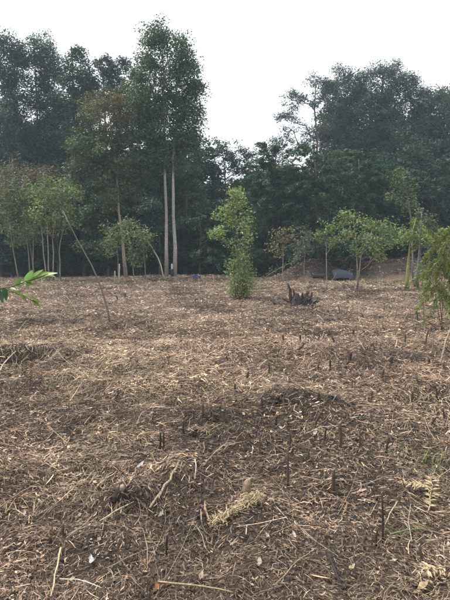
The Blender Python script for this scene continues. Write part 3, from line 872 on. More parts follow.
def burnt_stump():
    b = gp(301, 306); d = b[1]
    t = thing('burnt_stump', 'jagged dark burnt stump with upturned roots in mid-field', 'stump', b - [0, 0, .05])
    mb = MB()
    # knobbly body
    nu, nv = 18, 9
    V = []
    for j in range(nv):
        f = j / (nv - 1)
        for i in range(nu):
            a = i / nu * 2 * math.pi
            r = .34 * (1 - .45 * f) * (1 + .28 * math.sin(3 * a + 1.2 + 2 * f) + .16 * math.sin(7 * a + 5 * f) + rng.normal(0, .05))
            z = .36 * f + (.1 * math.sin(2 * a + .6) + .08 * math.sin(5 * a)) * f
            V.append((math.cos(a) * r * 1.15, math.sin(a) * r * .8, z))
    T = []
    for j in range(nv - 1):
        for i in range(nu):
            a_, b_ = j * nu + i, j * nu + (i + 1) % nu
            T.append((a_, b_, b_ + nu, a_ + nu))
    mb.add(V, T, (.05, .042, .04))
    c = len(V)
    mb.add([V[(nv - 1) * nu + i] for i in range(nu)] + [(0, 0, .25)], [(i, (i + 1) % nu, nu) for i in range(nu)], (.035, .03, .028))
    obj('stump_body', mb.mesh('stump_body', M_CHAR, None), t)
    for (x0, x1, z1, y1, r) in [(-.26, -.44, .78, 0, .075), (-.12, -.26, .6, .1, .06), (.05, .02, .5, -.1, .07), (.16, .2, .55, .06, .07), (.26, .36, .5, -.05, .06), (.3, .58, .2, 0, .055),
                                (-.3, -.62, .3, .05, .05), (.1, .3, .32, -.3, .05), (-.1, -.25, .3, -.3, .05)]:
        m = MB()
        P = bez(np.array([x0, 0, .12]), np.array([x1, y1, z1]), .04, 6, .025)
        m.tube(P, np.linspace(r, r * .35, 6) * rng.uniform(.8, 1.2, 6), 6, np.array([.06, .048, .043]) * rng.uniform(.7, 1.3))
        obj('root', m.mesh('root', M_CHAR, None), t)
burnt_stump()

CUT = [ # px, py of the foot, height in px, lean px, thickness px, colour kind, label ('' = shared)
    (203, 417, 15, 0, 1.6, 0, 'dark cut stem on the crest of the burnt patch, left of the middle'),
    (184.5, 436, 16, -.5, 1.8, 0, 'dark cut stem left of the burnt patch, just right of a close pair'),
    (160, 449, 17, .3, 1.5, 0, 'left one of the close pair of cut stems left of centre'),
    (164, 450, 18, -.4, 1.5, 0, 'right one of the close pair of cut stems left of centre'),
    (260.6, 457, 22, -.4, 1.9, 0, 'upright dark cut stem near the centre of the foreground'),
    (287.8, 488, 38, 0, 1.5, 0, 'tall thin dark stem standing right of the pale straw clump'),
    (333.6, 494, 25, .3, 2.4, 0, 'thick dark upright stub in the right foreground'),
    (383, 542, 50, -1, 1.7, 0, 'tallest thin dark stem in the right foreground'),
    (377, 546, 17, .5, 1.8, 0, 'short dark stem beside the tallest thin stem'),
    (421, 561, 16, -2, 2.0, 0, 'short dark leaning stub low at the right'),
    (167.5, 554, 20, 0, 2.0, 0, 'dark broken stub low left of centre in the foreground'),
    (247, 495, 15, .4, 5.5, 1, 'stout tan cut stub at the top end of the pale straw clump'),
    (340, 448, 26, .4, 1.8, 0, 'tall dark stem at the right, left of a matching shorter one'),
    (360, 448, 18, 0, 1.7, 0, 'dark stem at the right, shorter of two in line'),
    (313, 429, 17, 8, 2.0, 0, 'dark stem leaning sharply to the right in mid-foreground'),
    (340, 443, 20, -1.5, 1.6, 2, 'thin greyish stem close behind the tall dark stem at the right'),
    (290, 449, 16, 0, 2.0, 0, 'dark stub between the centre stem and the right-hand pair'),
    (256, 428, 10, .5, 2.0, 0, ''), (353, 336, 12, 0, 1.5, 0, ''), (349, 363, 14, 0, 2.2, 0, ''), (391.7, 366, 12, 0, 1.5, 0, ''), (411.7, 402, 10, 0, 1.6, 0, ''),
    (351.7, 389, 12, 1, 1.5, 0, ''), (427.7, 366, 12, 0, 1.6, 0, ''), (316.7, 372, 10, 0, 1.5, 0, ''), (330, 369, 10, .5, 1.5, 0, ''), (296.7, 353, 16, -1, 1.3, 0, ''),
    (283.5, 343, 11, 0, 1.4, 0, ''), (246.7, 381, 10, 0, 1.9, 0, ''), (269, 373, 12, -.6, 1.5, 0, ''), (300, 342, 9, .5, 1.3, 0, ''), (420, 385, 12, 0, 1.6, 2, ''),
    (402, 380, 14, .5, 1.4, 2, ''), (375, 350, 10, 0, 1.3, 0, ''), (365, 318, 8, 0, 1.2, 2, ''), (336, 345, 9, 0, 1.3, 0, ''), (438, 395, 14, -.5, 1.5, 0, ''), (405, 345, 13, .5, 1.3, 2, ''),
    (372, 400, 15, 0, 1.5, 0, ''), (318, 400, 11, -1, 1.6, 0, ''), (303, 415, 14, .6, 1.5, 0, ''), (275, 425, 12, 0, 1.6, 0, ''), (430, 425, 13, 1, 1.6, 0, ''), (395, 420, 12, -1, 1.5, 0, ''),
    (385, 455, 18, 1, 1.6, 0, ''), (415, 470, 15, -1, 1.6, 2, ''), (308, 462, 14, 1, 1.6, 0, ''), (235, 392, 9, 0, 1.5, 0, ''), (130, 362, 6, 0, 1.6, 0, ''), (137, 364, 6, .4, 1.4, 0, ''),
    (118, 300, 6, 0, 1.2, 0, ''), (125, 297, 6, 0, 1.2, 0, ''), (260, 325, 7, 0, 1.1, 2, ''), (272, 318, 8, .3, 1.0, 2, ''), (315, 325, 8, 0, 1.1, 2, ''), (340, 312, 8, 0, 1.0, 2, ''),
    (383, 330, 12, .4, 1.1, 2, ''), (395, 318, 12, -.3, 1.0, 2, ''), (425, 345, 20, .6, 1.2, 2, ''), (433, 352, 17, -.6, 1.2, 2, ''), (418, 322, 16, .5, 1.1, 2, ''), (445, 420, 14, 0, 1.7, 0, ''),
    (208, 372, 7, 0, 1.4, 0, ''), (180, 388, 7, .5, 1.5, 0, ''), (225, 358, 7, 0, 1.2, 0, ''), (95, 420, 7, -.8, 1.8, 0, ''), (51, 545, 9, 1, 2.0, 0, ''), (62, 537, 13, -1, 2.0, 0, ''),
    (363, 372, 11, .3, 1.5, 0, ''), (382, 378, 10, -.4, 1.4, 0, ''), (290, 385, 9, .5, 1.5, 0, ''), (262, 405, 9, -.5, 1.6, 0, ''), (324, 440, 14, .5, 1.5, 0, ''), (445, 372, 14, 1.0, 2.2, 1, '')]
for px, py, hpx, lean, th, kind, lab in CUT:
    b = gp(px, py); d = b[1]; k = d / FPX
    top = at(px + lean, py - hpx, d + rng.normal(0, .01))
    col = [(.075, .055, .045), (.22, .165, .105), (.17, .14, .115)][kind]
    P = np.array([b - [0, 0, .04], b * .55 + top * .45 + [rng.normal(0, .004), 0, 0], top])
    r = max(.0035, th * k * rng.uniform(.55, .85))
    if not lab:
        top = top + np.array([rng.normal(0, .22), rng.normal(0, .15), -abs(rng.normal(0, .2))]) * (top[2] - b[2])
        P[1] = b * .55 + top * .45; P[2] = top
    mb = MB()
    mb.tube(np.stack([np.interp(np.linspace(0, 1, 5), [0, .5, 1], P[:, i]) for i in range(3)], 1), np.array([1.15, 1.0, .95, .9, .8]) * r, 6, np.array(col) * rng.uniform(.5, 1.15))
    # slanted cut at the tip, with its paler face
    V = mb.V[0]; V[-6:, 2] += (V[-6:, 0] - top[0]) * rng.uniform(-1.6, 1.6) + rng.normal(0, .15, 6) * r
    mb.add(V[-6:] + [0, 0, .0008], [(0, j, j + 1) for j in range(1, 5)], np.array([.22, .165, .12]) * rng.uniform(.5, 1.2))
    o = obj('cut_stem', mb.mesh('cut_stem', M_STICK, b), loc=b)
    tag(o, lab or 'short thin cut stem poking from the litter among many alike in the mid-field', 'cut stem', None if lab else 'short cut stems scattered over the clearing')

STICKS = [ # points in px, radius px start/end, colour, label, lift
    ([(185, 455), (176, 474), (167, 487), (159, 500), (150, 512)], 2.0, 1.6, (.36, .29, .20), 'long curved pale branch lying left of the straw clump'),
    ([(61, 553), (57, 577), (51, 602)], 1.7, 1.3, (.52, .42, .28), 'straight pale stick lying upright in the picture at the bottom left'),
    ([(100, 525), (118, 516), (134, 506)], 1.4, .8, (.52, .42, .28), 'short pale pointed stick below the dark burnt mound'),
    ([(67, 540), (80, 535), (93, 530)], 1.2, .8, (.34, .29, .22), 'short grey stick left of the pale pointed stick'),
    ([(60, 584), (82, 588), (103, 594)], 1.0, .7, (.58, .53, .46), 'thin whitish twig at the bottom left'),
    ([(108, 573), (130, 563), (167, 546)], 1.3, .9, (.24, .20, .17), 'long thin grey stick slanting right at bottom left'),
    ([(158, 587), (195, 592), (236, 599)], 1.6, 1.2, (.36, .27, .16), 'long brown stalk lying along the bottom edge'),
    ([(326, 556), (334, 574), (343, 595)], 2.6, 2.4, (.045, .036, .034), 'thick charred stick lying at the bottom right'),
    ([(397, 506), (391, 517), (385, 529)], 1.2, .8, (.48, .39, .26), 'short pale stick slanting beside the tallest stem'),
    ([(358, 490), (380, 484), (402, 477)], 1.2, .7, (.26, .21, .17), 'thin brown stick slanting up right of the thick stub'),
    ([(390, 539), (410, 536), (431, 533)], 1.3, .8, (.20, .23, .09), 'green stem lying flat in the right foreground'),
    ([(195, 463), (196, 472), (195, 483)], 1.0, .8, (.55, .48, .38), 'short whitish twig right of the curved branch'),
    ([(247, 530), (246, 541)], 1.1, 1.0, (.55, .48, .38), 'tiny whitish twig under the straw clump'),
    ([(250, 530), (258, 540), (268, 551)], 1.3, .9, (.07, .055, .045), 'dark short stick below the straw clump'),
    ([(228, 446), (211, 460), (203, 470)], 1.0, .6, (.36, .29, .21), 'thin tan stalk in the burnt patch'),
    ([(0, 404), (50, 402), (95, 400)], .8, .5, (.16, .13, .11), 'long thin dark twig lying level at the left'),
    ([(300, 480), (325, 486), (352, 484)], 1.0, .7, (.33, .26, .18), 'thin tan stalk lying left of the brown slanting stick'),
    ([(412, 560), (428, 548), (449, 540)], 1.2, .8, (.23, .18, .14), 'thin brown stick at the lower right edge'),
    ([(0, 512), (22, 497), (38, 488)], 1.1, .7, (.30, .24, .17), 'thin brown stick slanting at the left edge'),
    ([(275, 590), (296, 570), (312, 556)], 1.1, .7, (.34, .26, .17), 'slanting tan stalk left of the charred stick'),
]
for pts, r0, r1, col, lab in STICKS:
    P = []
    for i, q in enumerate(pts):
        g = gp(*q); P.append(g + [0, 0, .03 + .012 * (i == len(pts) // 2)])
    k = P[0][1] / FPX
    stick('fallen_stick', lab, 'stick', P, r0 * k * .6, r1 * k * .55, np.array(col) * .85)

g0 = gp(-2, 374)
stick('fallen_stick', 'pale forked twig leaning over the dark hollow at the left', 'stick', [g0, at(4, 363, g0[1] + .2), at(16, 351, g0[1] + .5)], .011, .005, (.46, .41, .35))

def root_clump(px, py, wpx, label, n=34, stub=None):
    b = gp(px, py); k = b[1] / FPX; r = wpx * k * .5
    t = thing('root_clump', label, 'roots', b - [0, 0, .02])
    nu, nv = 16, 7; V = []
    for j in range(nv):
        f = j / (nv - 1)
        for i in range(nu):
            a = i / nu * 2 * math.pi
            q = r * .8 * math.cos(f * 1.45) ** .8 * (1 + .25 * math.sin(3 * a + px) + rng.normal(0, .12))
            V.append((math.cos(a) * q, math.sin(a) * q * .8, r * .75 * f * rng.uniform(.8, 1.15)))
    T = [(j * nu + i, j * nu + (i + 1) % nu, (j + 1) * nu + (i + 1) % nu, (j + 1) * nu + i) for j in range(nv - 1) for i in range(nu)]
    mb = MB(); mb.add(V, T, (.04, .031, .026))
    obj('clod', mb.mesh('clod', M_CHAR), t)
    m = MB()
    for _ in range(n):
        a = rng.uniform(0, 6.3); q = r * rng.uniform(.1, .8); ln = r * rng.uniform(.4, 1.2); a2 = a + rng.normal(0, .6)
        p = np.array([math.cos(a) * q, math.sin(a) * q, r * rng.uniform(.1, .6)])
        e = p + ln * np.array([math.cos(a2), math.sin(a2), rng.uniform(-.5, .8)])
        e[2] = max(e[2], .01)
        m.tube(bez(p, e, ln * .12, 4, ln * .05), np.array([.07, .06, .045, .02]) * r, 4, np.array([.075, .056, .045]) * rng.uniform(.4, 2.2))
    obj('rootlets', m.mesh('rootlets', M_STICK), t, kind='stuff')
    if stub is not None:
        m = MB(); m.tube([(0, 0, r * .3), (.1 * r, -.3 * r, r * .95)], [.2 * r, .17 * r], 7, np.array(stub))
        obj('cut_stub', m.mesh('cut_stub', M_STICK, None, True), t)
root_clump(122, 494, 30, 'dark clump of upturned roots with a pale cut stub at the left of the foreground', 42, (.26, .2, .15))
root_clump(282, 402, 24, 'dark tangled root clump on the crest of the burnt patch', 40)
root_clump(437, 366, 15, 'small dark root clump at the foot of the leaning dry stalk', 26)
root_clump(212, 418, 16, 'low dark root clump left of the crest of the burnt patch', 24)
root_clump(345, 377, 12, 'small dark root clump among the stems at mid-right', 20)

# pale dead leaves that stand out
def big_leaf(px, py, size, ang, col, lab, curl=.7, wide=.42):
    col = np.array(col) * .78; size = size * .9; curl = curl * rng.uniform(.5, 1.5)
    b = gp(px, py) + [0, 0, .03]
    n = 7
    t = np.linspace(0, 1, n)
    w = np.sin(np.pi * t ** .8) ** .8 * wide * .5
    s = size * b[1] / FPX
    d = np.array([math.cos(ang), math.sin(ang), .12]); sd = np.array([-math.sin(ang), math.cos(ang), 0])
    V = []
    for i in range(n):
        c = d * (t[i] - .5) * s + np.array([0, 0, curl * s * (t[i] - .45) ** 2 * 1.6])
        for q in (-1, 0, 1):
            V.append(c + sd * q * w[i] * s * rng.uniform(.55, 1.3) + d * s * rng.normal(0, .035) + np.array([0, 0, abs(q) * w[i] * s * curl * rng.uniform(.2, 2.0)]))
    T = []
    for i in range(n - 1):
        for j in range(2):
            a = i * 3 + j
            T.append((a, a + 1, a + 4, a + 3))
    mb = MB(); mb.add(V, T, np.array(col) * rng.uniform(.6, 1.2, (len(V), 1)))
    o = obj('dead_leaf', mb.mesh('dead_leaf', M_LITTER), loc=b)
    tag(o, lab, 'leaf')
for a in [(79, 480, 9, .4, (.58, .52, .44), 'whitish dead leaf left of the dark burnt mound'),
          (140, 471, 13, 1.0, (.50, .47, .43), 'crumpled grey-white leaf just right of the dark burnt mound'),
          (161, 521, 12, 1.2, (.36, .33, .29), 'broad grey dead leaf below the curved pale branch'),
          (267, 541, 9, 2.2, (.52, .47, .42), 'pale curled leaf below the straw clump, right of the dark stick'),
          (201, 582, 16, 1.5, (.36, .28, .2), 'long curled brown leaf on the brown stalk at the bottom'),
          (157, 594, 13, 2.0, (.30, .14, .07), 'rust-coloured leaf at the bottom edge left of centre'),
          (423, 592, 20, .5, (.42, .33, .19), 'tan ragged leaf at the bottom right'),
          (354, 478, 9, .1, (.48, .42, .33), 'pale flat leaf right of the thick dark stub'),
          (91, 565, 14, 1.9, (.46, .44, .42), 'silvery dead leaf between the pale sticks at bottom left'),
          (315, 438, 10, 1.0, (.52, .48, .42), 'pale leaf below the sharply leaning stem'),
          (391, 438, 7, .2, (.50, .44, .36), 'small pale leaf in the straw at the right'),
          (259, 569, 14, 1.4, (.38, .31, .23), 'folded tan leaf low in the centre foreground'),
          (294, 541, 11, 1.8, (.45, .40, .36), 'greyish pale leaf right of the pale curled leaf'),
          (352, 573, 12, .7, (.44, .36, .25), 'tan curled leaf right of the charred stick'),
          (310, 381, 7, .2, (.55, .50, .44), 'small whitish leaf far from the camera at the right'),
          (123, 483, 8, .9, (.55, .45, .36), 'small pale leaf on top of the dark burnt mound')]:
    big_leaf(*a)

def frond(name, label, p0, p1, nl, leafl, col, jitter=.3, dense=1, rach=(.4, .32, .2), asp=.26, spread=.006):
    a, b = gp(*p0) + [0, 0, .03], gp(*p1) + [0, 0, .05]
    t = thing(name, label, 'fern', a)
    P = bez(a, b, .03, 8, .004)
    W, L = MB(), MB()
    ln = np.linalg.norm(b - a)
    W.tube(P, np.linspace(.004, .0015, 8), 4, np.array(rach))
    d = (b - a) / ln; s = np.cross(d, [0, 0, 1.0])
    for sg in (-1, 1):
        n = nl
        f = np.linspace(.08, .97, n)
        for q in range(dense):
            ff = np.clip(f + rng.normal(0, .02, n), 0, 1)
            c = np.stack([np.interp(ff * 7, np.arange(8), P[:, k]) for k in range(3)], 1)
            ll = leafl * np.sin(np.pi * (ff * .75 + .2)) * rng.uniform(.7, 1.2, n)
            dr = s * sg + d * .55 + rng.normal(0, jitter, (n, 3)) * [1, 1, .6]
            dr /= np.linalg.norm(dr, axis=1)[:, None]
            L.leaves(c + dr * ll[:, None] * .5 + rng.normal(0, spread * dense, (n, 3)) * [1, 1, .5], dr, rng.normal(0, .35, (n, 3)) + [0, 0, 1], ll, ll * asp, np.array(col) * rng.uniform(.7, 1.25, (n, 1)))
    obj('stalk', W.mesh('stalk', M_STICK, a), t)
    obj('leaflets', L.mesh('leaflets', M_LITTER, a), t, kind='stuff')
def straw_tuft(label, p0, p1, n, wid, L, col):
    a, b = gp(*p0), gp(*p1)
    mb = MB()
    f = rng.random(n); ax = math.atan2(b[1] - a[1], b[0] - a[0]); ln = np.linalg.norm(b - a)
    off = rng.normal(0, 1, n) * wid * (.55 + .45 * np.sin(f * 9 + 1)) * np.sin(np.pi * np.clip(f, .06, .94)) ** .5
    x = a[0] + (b[0] - a[0]) * f - math.sin(ax) * off
    y = a[1] + (b[1] - a[1]) * f + math.cos(ax) * off
    strips(mb, x, y, L * rng.uniform(.4, 1.5, n), rng.uniform(.0022, .0055, n), ax + rng.normal(0, 1.1, n), .012 + np.abs(rng.normal(0, .016, n)), rng.normal(0, .25, n), rng.normal(0, .16, n),
           np.array(col) * rng.uniform(.55, 1.2, (n, 1)), rng.normal(0, .6, n))
    o = obj('straw_tuft', mb.mesh('straw_tuft', M_LITTER, a), loc=a)
    tag(o, label, 'straw')
straw_tuft('bright yellow-tan clump of shredded straw lying in the middle of the foreground', (211, 528), (262, 499), 480, .046, .045, (.40, .32, .19))
frond('dry_frond', 'dry tan fern frond at the right edge of the foreground', (428, 516), (433, 480), 20, .075, (.42, .34, .20), .2)
frond('dry_frond', 'dry fern frond pointing left toward the thick dark stub', (440, 498), (398, 490), 20, .06, (.36, .28, .17), .25)
frond('dry_frond', 'small brown fern frond above the tan leaf at bottom right', (445, 575), (415, 586), 16, .05, (.40, .31, .18), .25)
straw_tuft('small yellowish clump of straw on the left edge of the burnt patch', (190, 432), (222, 430), 130, .06, .08, (.36, .285, .18))

# ------------------------------------------------------------------ things at the foot of the wood
def draped(name, label, cat, base, w, dep, h, col, fold=.25, flat_top=0.0):
    """an irregular draped sheet or bundle with folds"""
    nu, nv = 22, 10
    V = []
    for j in range(nv):
        f = j / (nv - 1)
        r = math.cos(f * math.pi / 2) ** (.55)
        for i in range(nu):
            a = i / nu * 2 * math.pi
            k = r * (1 + fold * (1 - f) * (math.sin(5 * a + 1) * .5 + math.sin(8 * a + f * 3) * .35) + rng.normal(0, .03))
            V.append((math.cos(a) * w * .5 * k, math.sin(a) * dep * .5 * k, h * (f ** (.9 + flat_top)) * (1 + .12 * math.sin(2 * a + .7)) - .03))
    T = []
    for j in range(nv - 1):
        for i in range(nu):
            a_, b_ = j * nu + i, j * nu + (i + 1) % nu
            T.append((a_, b_, b_ + nu, a_ + nu))
    mb = MB(); mb.add(V, T, np.array(col) * rng.uniform(.85, 1.15, (len(V), 1)))
    o = obj(name, mb.mesh(name, M_CLOTH, None, True), loc=base)
    tag(o, label, cat)
    return o
b = gp(196, 279.5)
draped('blue_bundle', 'crumpled dark blue plastic bundle on the ground right of the twin trunks', 'bag', b, .62, .5, .38, (.03, .038, .11))
# clothes hung on the twin trunks
c = at(171.5, 279, 33.75); c = np.array([c[0], 33.72, hz(c[0], 33.72)])
t = thing('hung_clothes', 'white and dark blue clothes hung low on the twin trunks', 'clothes', c)
for nm, z0, z1, w, col in (('white_cloth', .58, .95, .15, (.42, .42, .46)), ('dark_jacket', .12, .62, .24, (.022, .026, .045))):
    nu, nv = 14, 8; V = []
    for j in range(nv):
        f = j / (nv - 1)
        for i in range(nu):
            a = i / nu * 2 * math.pi
            k = (1 - .35 * f) * (1 + .14 * math.sin(4 * a + 2 * f) + rng.normal(0, .04))
            V.append((math.cos(a) * w * .5 * k + .05, math.sin(a) * w * .34 * k, z0 + (z1 - z0) * f + .05 * math.sin(3 * a) * (f < .2)))
    T = [(j * nu + i, j * nu + (i + 1) % nu, (j + 1) * nu + (i + 1) % nu, (j + 1) * nu + i) for j in range(nv - 1) for i in range(nu)]
    V.append((.05, 0, z1 + .02)); T2 = [((nv - 1) * nu + i, (nv - 1) * nu + (i + 1) % nu, len(V) - 1) for i in range(nu)]
    mb = MB(); mb.add(V, T, col); mb.T.append(np.array(T2))
    obj(nm, mb.mesh(nm, M_CLOTH, None, True), t)

# blue-grey sheet lying over a dark hollow in the soil bank
def sheet_on_bank():
    y0 = 29.6
    b = at(343, 276, y0); b[2] = hz(b[0], y0)
    t = thing('blue_sheet_shelter', 'blue-grey plastic sheet sagging over a low frame before the soil bank', 'tarpaulin', b)
    nu, nv = 16, 10; V = []
    for j in range(nv):
        v = j / (nv - 1)
        for i in range(nu):
            u = i / (nu - 1)
            x = (u - .5) * 1.25 + .1 * (v - .5)
            z = .36 + .18 * math.sin(u * math.pi * .9 + .4) * (.5 + .5 * v) + .18 * v + rng.normal(0, .012) - .25 * (max(0, .18 - v) / .18) ** 2
            V.append((x, (v - .3) * 1.1, z))
    T = [(j * nu + i, j * nu + i + 1, (j + 1) * nu + i + 1, (j + 1) * nu + i) for j in range(nv - 1) for i in range(nu - 1)]
    mb = MB(); mb.add(V, T, (.02, .025, .04))
    obj('sheet', mb.mesh('sheet', M_CLOTH, None, True), t)
    for x, y, z in ((-.52, -.2, .5), (.52, -.2, .52), (-.5, .6, .68), (.55, .6, .66)):
        m = MB(); m.tube([(x, y, -.1), (x + .01, y, z * .5), (x, y, z)], [.03, .028, .025], 5, (.12, .1, .085))
        obj('post', m.mesh('post', M_STICK), t)
    m = MB(); m.tube([(-.45, .3, .12), (0, .32, .16), (.5, .28, .13)], [.14, .16, .13], 7, (.03, .027, .026))
    obj('log', m.mesh('log', M_CHAR, None, True), t)
sheet_on_bank()
y0 = 29.3
p, q = at(313, 278, y0), at(324, 275, y0); p[2] = hz(p[0], y0) + .14; q[2] = hz(q[0], y0) + .22
stick('dark_log', 'short dark log lying at the foot of the soil bank left of the blue sheet', 'log', [p, (p + q) / 2, q], .13, .11, (.04, .034, .03), 8, None, M_CHAR)

# ------------------------------------------------------------------ foreground plants
def broad_leaf(mb, c, d, n, L, W, col, droop=.25):
    d = np.asarray(d, float); d /= np.linalg.norm(d); n = np.asarray(n, float)
    w = np.cross(d, n); w /= np.linalg.norm(w); n = np.cross(w, d)
    k = 9; V = []
    for i in range(k):
        t = i / (k - 1)
        ww = W * .5 * math.sin(math.pi * min(1, t ** .75)) ** .75 if 0 < t < 1 else .001
        p = c + d * L * t - n * droop * L * t * t
        V += [p - w * ww + n * ww * .35, p, p + w * ww + n * ww * .35]
    T = [(i * 3 + j, i * 3 + j + 1, i * 3 + j + 4, i * 3 + j + 3) for i in range(k - 1) for j in range(2)]
    V = np.array(V)
    mb.add(V, T, np.array(col) * rng.uniform(.9, 1.1, (len(V), 1)))

def leafy_twig():
    d = 3.3
    b = np.array([-2.35, d, hz(-2.35, d) - .03])
    t = thing('broad_leaved_shrub', 'branch of a shrub with broad bright green leaves reaching in from the left', 'shrub', b)
    W = MB()
    A = np.array([b, b + [.05, 0, .7], at(-45, 283, d), at(-15, 290, d), at(10, 287, d), at(30, 280, d - .02), at(48, 274, d - .03)])
    Bp = np.array([at(-30, 287, d), at(-10, 288, d + .05), at(8, 290, d + .08), at(24, 296, d + .08), at(36, 303, d + .08)])
    W.tube(A, [.012, .01, .008, .006, .005, .004, .003], 6, np.array([.16, .15, .08]))
    W.tube(Bp, [.006, .005, .004, .003, .0025], 5, np.array([.16, .16, .07]))
    obj('stem', W.mesh('stem', M_STICK, b, True), t)
    G = [(.11, .21, .035), (.15, .25, .04), (.09, .18, .05), (.18, .27, .05)]
    k = d / FPX
    def leaf(p0, p1, width, col, up=(0, -.35, .9), dz=0):
        p1 = (p0[0] + (p1[0] - p0[0]) * .88, p0[1] + (p1[1] - p0[1]) * .88); p0 = (p0[0], p0[1] - 1); p1 = (p1[0], p1[1] - 1); width *= .82
        a = at(p0[0], p0[1], d + dz); e = at(p1[0], p1[1], d + dz + rng.uniform(-.05, .02))
        m = MB(); broad_leaf(m, a, e - a, up, np.linalg.norm(e - a), width * k, col, .15)
        obj('leaf', m.mesh('leaf', M_NEAR, b, True), t)
    leaf((34, 281), (58, 270), 10, G[1], (-.3, -.6, .8))
    leaf((28, 282), (50, 270), 11, G[0], (.1, -.8, .7))
    leaf((42, 277), (57, 276), 7, G[3])
    leaf((26, 283), (33, 270.5), 9, (.20, .33, .12), (.8, -.9, .3))
    leaf((30, 281), (43, 268), 7, G[3], (-.4, -.8, .6))
    leaf((14, 287), (28, 281), 7, G[2])
    leaf((22, 284), (36, 285), 7, G[0])
    leaf((12, 287), (24, 287), 6, (.09, .17, .04))
    leaf((16, 286), (22, 278), 6, (.13, .2, .08), (.6, -.8, .4))
    for p0, p1, w, c in [((13, 291), (24, 296), 4.5, (.17, .21, .04)), ((22, 295), (34, 299), 4.5, (.13, .17, .035)), ((28, 298), (43, 303), 5, (.14, .19, .04)), ((32, 301), (42, 308), 4.5, (.12, .16, .035)),
                         ((20, 294), (27, 303), 4, (.12, .16, .035)), ((10, 289), (18, 291), 4, (.15, .2, .05))]:
        leaf(p0, p1, w, c, (0, -.5, .8), .08)
    leaf((3, 288), (8, 304), 7, (.035, .085, .045), (.7, -.7, .2), .05)
    leaf((-2, 290), (4, 306), 6, (.04, .09, .05), (.5, -.8, .2), .05)
    leaf((-8, 288), (-1, 272), 8, G[0], (.5, -.8, .3))
    leaf((-20, 288), (-8, 300), 8, G[2], (.3, -.8, .3))
leafy_twig()

def feathery(name, label, base_px, base_py, tops, fr, colA, colB, seed, stemcol=(.22, .13, .09), leafw=.034):
    """sapling with pinnate hanging leaves; fr: list of (start px,py, end px,py)"""
    b = gp(base_px, base_py); d = b[1]; k = d / FPX
    t = thing(name, label, 'sapling', b)
    W = MB()
    for top in tops:
        P = np.array([b + [rng.normal(0, .04), rng.normal(0, .04), -.03]] + [at(q[0], q[1], d + rng.normal(0, .05)) for q in top])
        W.tube(P, np.linspace(.012, .004, len(P)), 5, np.array(stemcol))
    obj('stem', W.mesh('stem', M_STICK, b, True), t)
    for (x0, y0, x1, y1) in fr:
        dd = d + rng.normal(0, .12)
        a = at(x0, y0, dd); e = at(x1, y1, dd + rng.normal(0, .15))
        ln = np.linalg.norm(e - a)
        P = bez(a, e, .25 * ln * (abs(x1 - x0) / (abs(x1 - x0) + abs(y1 - y0) + 1)), 7, .008)
        m = MB()
        m.tube(P, np.linspace(.003, .001, 7), 3, np.array([.16, .15, .05]))
        n = 15
        f = np.linspace(.1, 1, n)
        dirv = (e - a) / ln
        side = np.cross(dirv, [rng.normal(0, .5), -1, rng.normal(0, .3)]); side /= np.linalg.norm(side)
        q = rng.random() ** 1.5
        colr = np.array(colA) * (1 - q) + np.array(colB) * q
        for sg in (-1, 1):
            c = np.stack([np.interp(f * 6, np.arange(7), P[:, i]) for i in range(3)], 1)
            ll = (.035 + .05 * np.sin(np.pi * f * .85)) * rng.uniform(.8, 1.3, n)
            dr = side * sg + dirv * .7 + rng.normal(0, .3, (n, 3)) + [0, 0, -.35]
            dr /= np.linalg.norm(dr, axis=1)[:, None]
            m.leaves(c + dr * ll[:, None] * .5, dr, rng.normal(0, .5, (n, 3)) + [0, -.4, .7], ll, np.full(n, leafw), colr * rng.uniform(.7, 1.3, (n, 1)))
        obj('frond', m.mesh('frond', M_LEAF, b), t)
    return t
fr = []
R = random.Random(3)
for i in range(74):
    sy = R.uniform(232, 296); sx = 440 + R.uniform(-8, 9)
    fr.append((sx, sy, sx + R.choice([-1, 1]) * R.uniform(6, 24), sy + R.uniform(6, 38)))
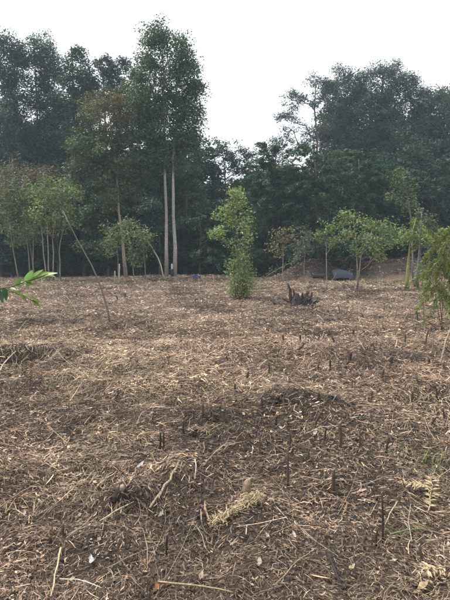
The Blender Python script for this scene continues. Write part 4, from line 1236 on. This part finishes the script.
for i in range(10):
    sx = 437 + R.uniform(-6, 8); fr.append((sx, 240 + R.uniform(-4, 4), sx + R.uniform(-14, 14), 228 + R.uniform(-2, 10)))
feathery('feathery_sapling', 'feathery yellow-green sapling with hanging leaves at the right edge', 440, 331,
         [[(440, 300), (439, 270), (440, 244)], [(437, 305), (432, 275), (428, 250)], [(443, 300), (446, 270), (450, 245)], [(424, 318), (423, 300), (424, 285)]],
         fr, (.11, .165, .045), (.20, .19, .055), 1)
fr = []
for i in range(30):
    sy = R.uniform(285, 330); sx = 474 + R.uniform(-6, 8)
    fr.append((sx, sy, sx + R.uniform(-22, 12), sy + R.uniform(4, 30)))
feathery('dark_green_sapling', 'dark green leafy plant cut by the right edge below the feathery sapling', 467, 388,
         [[(468, 350), (466, 320), (468, 285)], [(472, 350), (476, 310), (474, 290)]], fr, (.05, .115, .035), (.08, .14, .04), 2, leafw=.034)
b = gp(440, 366)
stick('leaning_dry_stalk', 'pale dry stalk leaning right at the right edge of the field', 'stick', [b - [0, 0, .03], at(445, 345, b[1]), at(451, 325, b[1] + .05)], .014, .008, (.40, .32, .24))

# ------------------------------------------------------------------ haze: thin air between camera and wood
bm = MB()
x0, x1, yA, yB, z0, z1 = -330, 330, -62, 345, -3.0, 60
V = [(x, y, z) for z in (z0, z1) for y in (yA, yB) for x in (x0, x1)]
bm.add(V, [(0, 2, 3, 1), (4, 5, 7, 6), (0, 1, 5, 4), (2, 6, 7, 3), (0, 4, 6, 2), (1, 3, 7, 5)])
hm = bpy.data.materials.new('haze')
hm.use_nodes = True
n = hm.node_tree
n.nodes.clear()
ho = n.nodes.new('ShaderNodeOutputMaterial')
hv = n.nodes.new('ShaderNodeVolumePrincipled')
hv.inputs['Color'].default_value = (.7, .87, 1, 1)
hv.inputs['Density'].default_value = 0.0009
hv.inputs['Anisotropy'].default_value = 0.2
n.links.new(hv.outputs[0], ho.inputs['Volume'])
o = obj('haze', bm.mesh('haze', hm), kind='stuff')
tag(o, 'thin pale haze in the air over the clearing', 'haze')
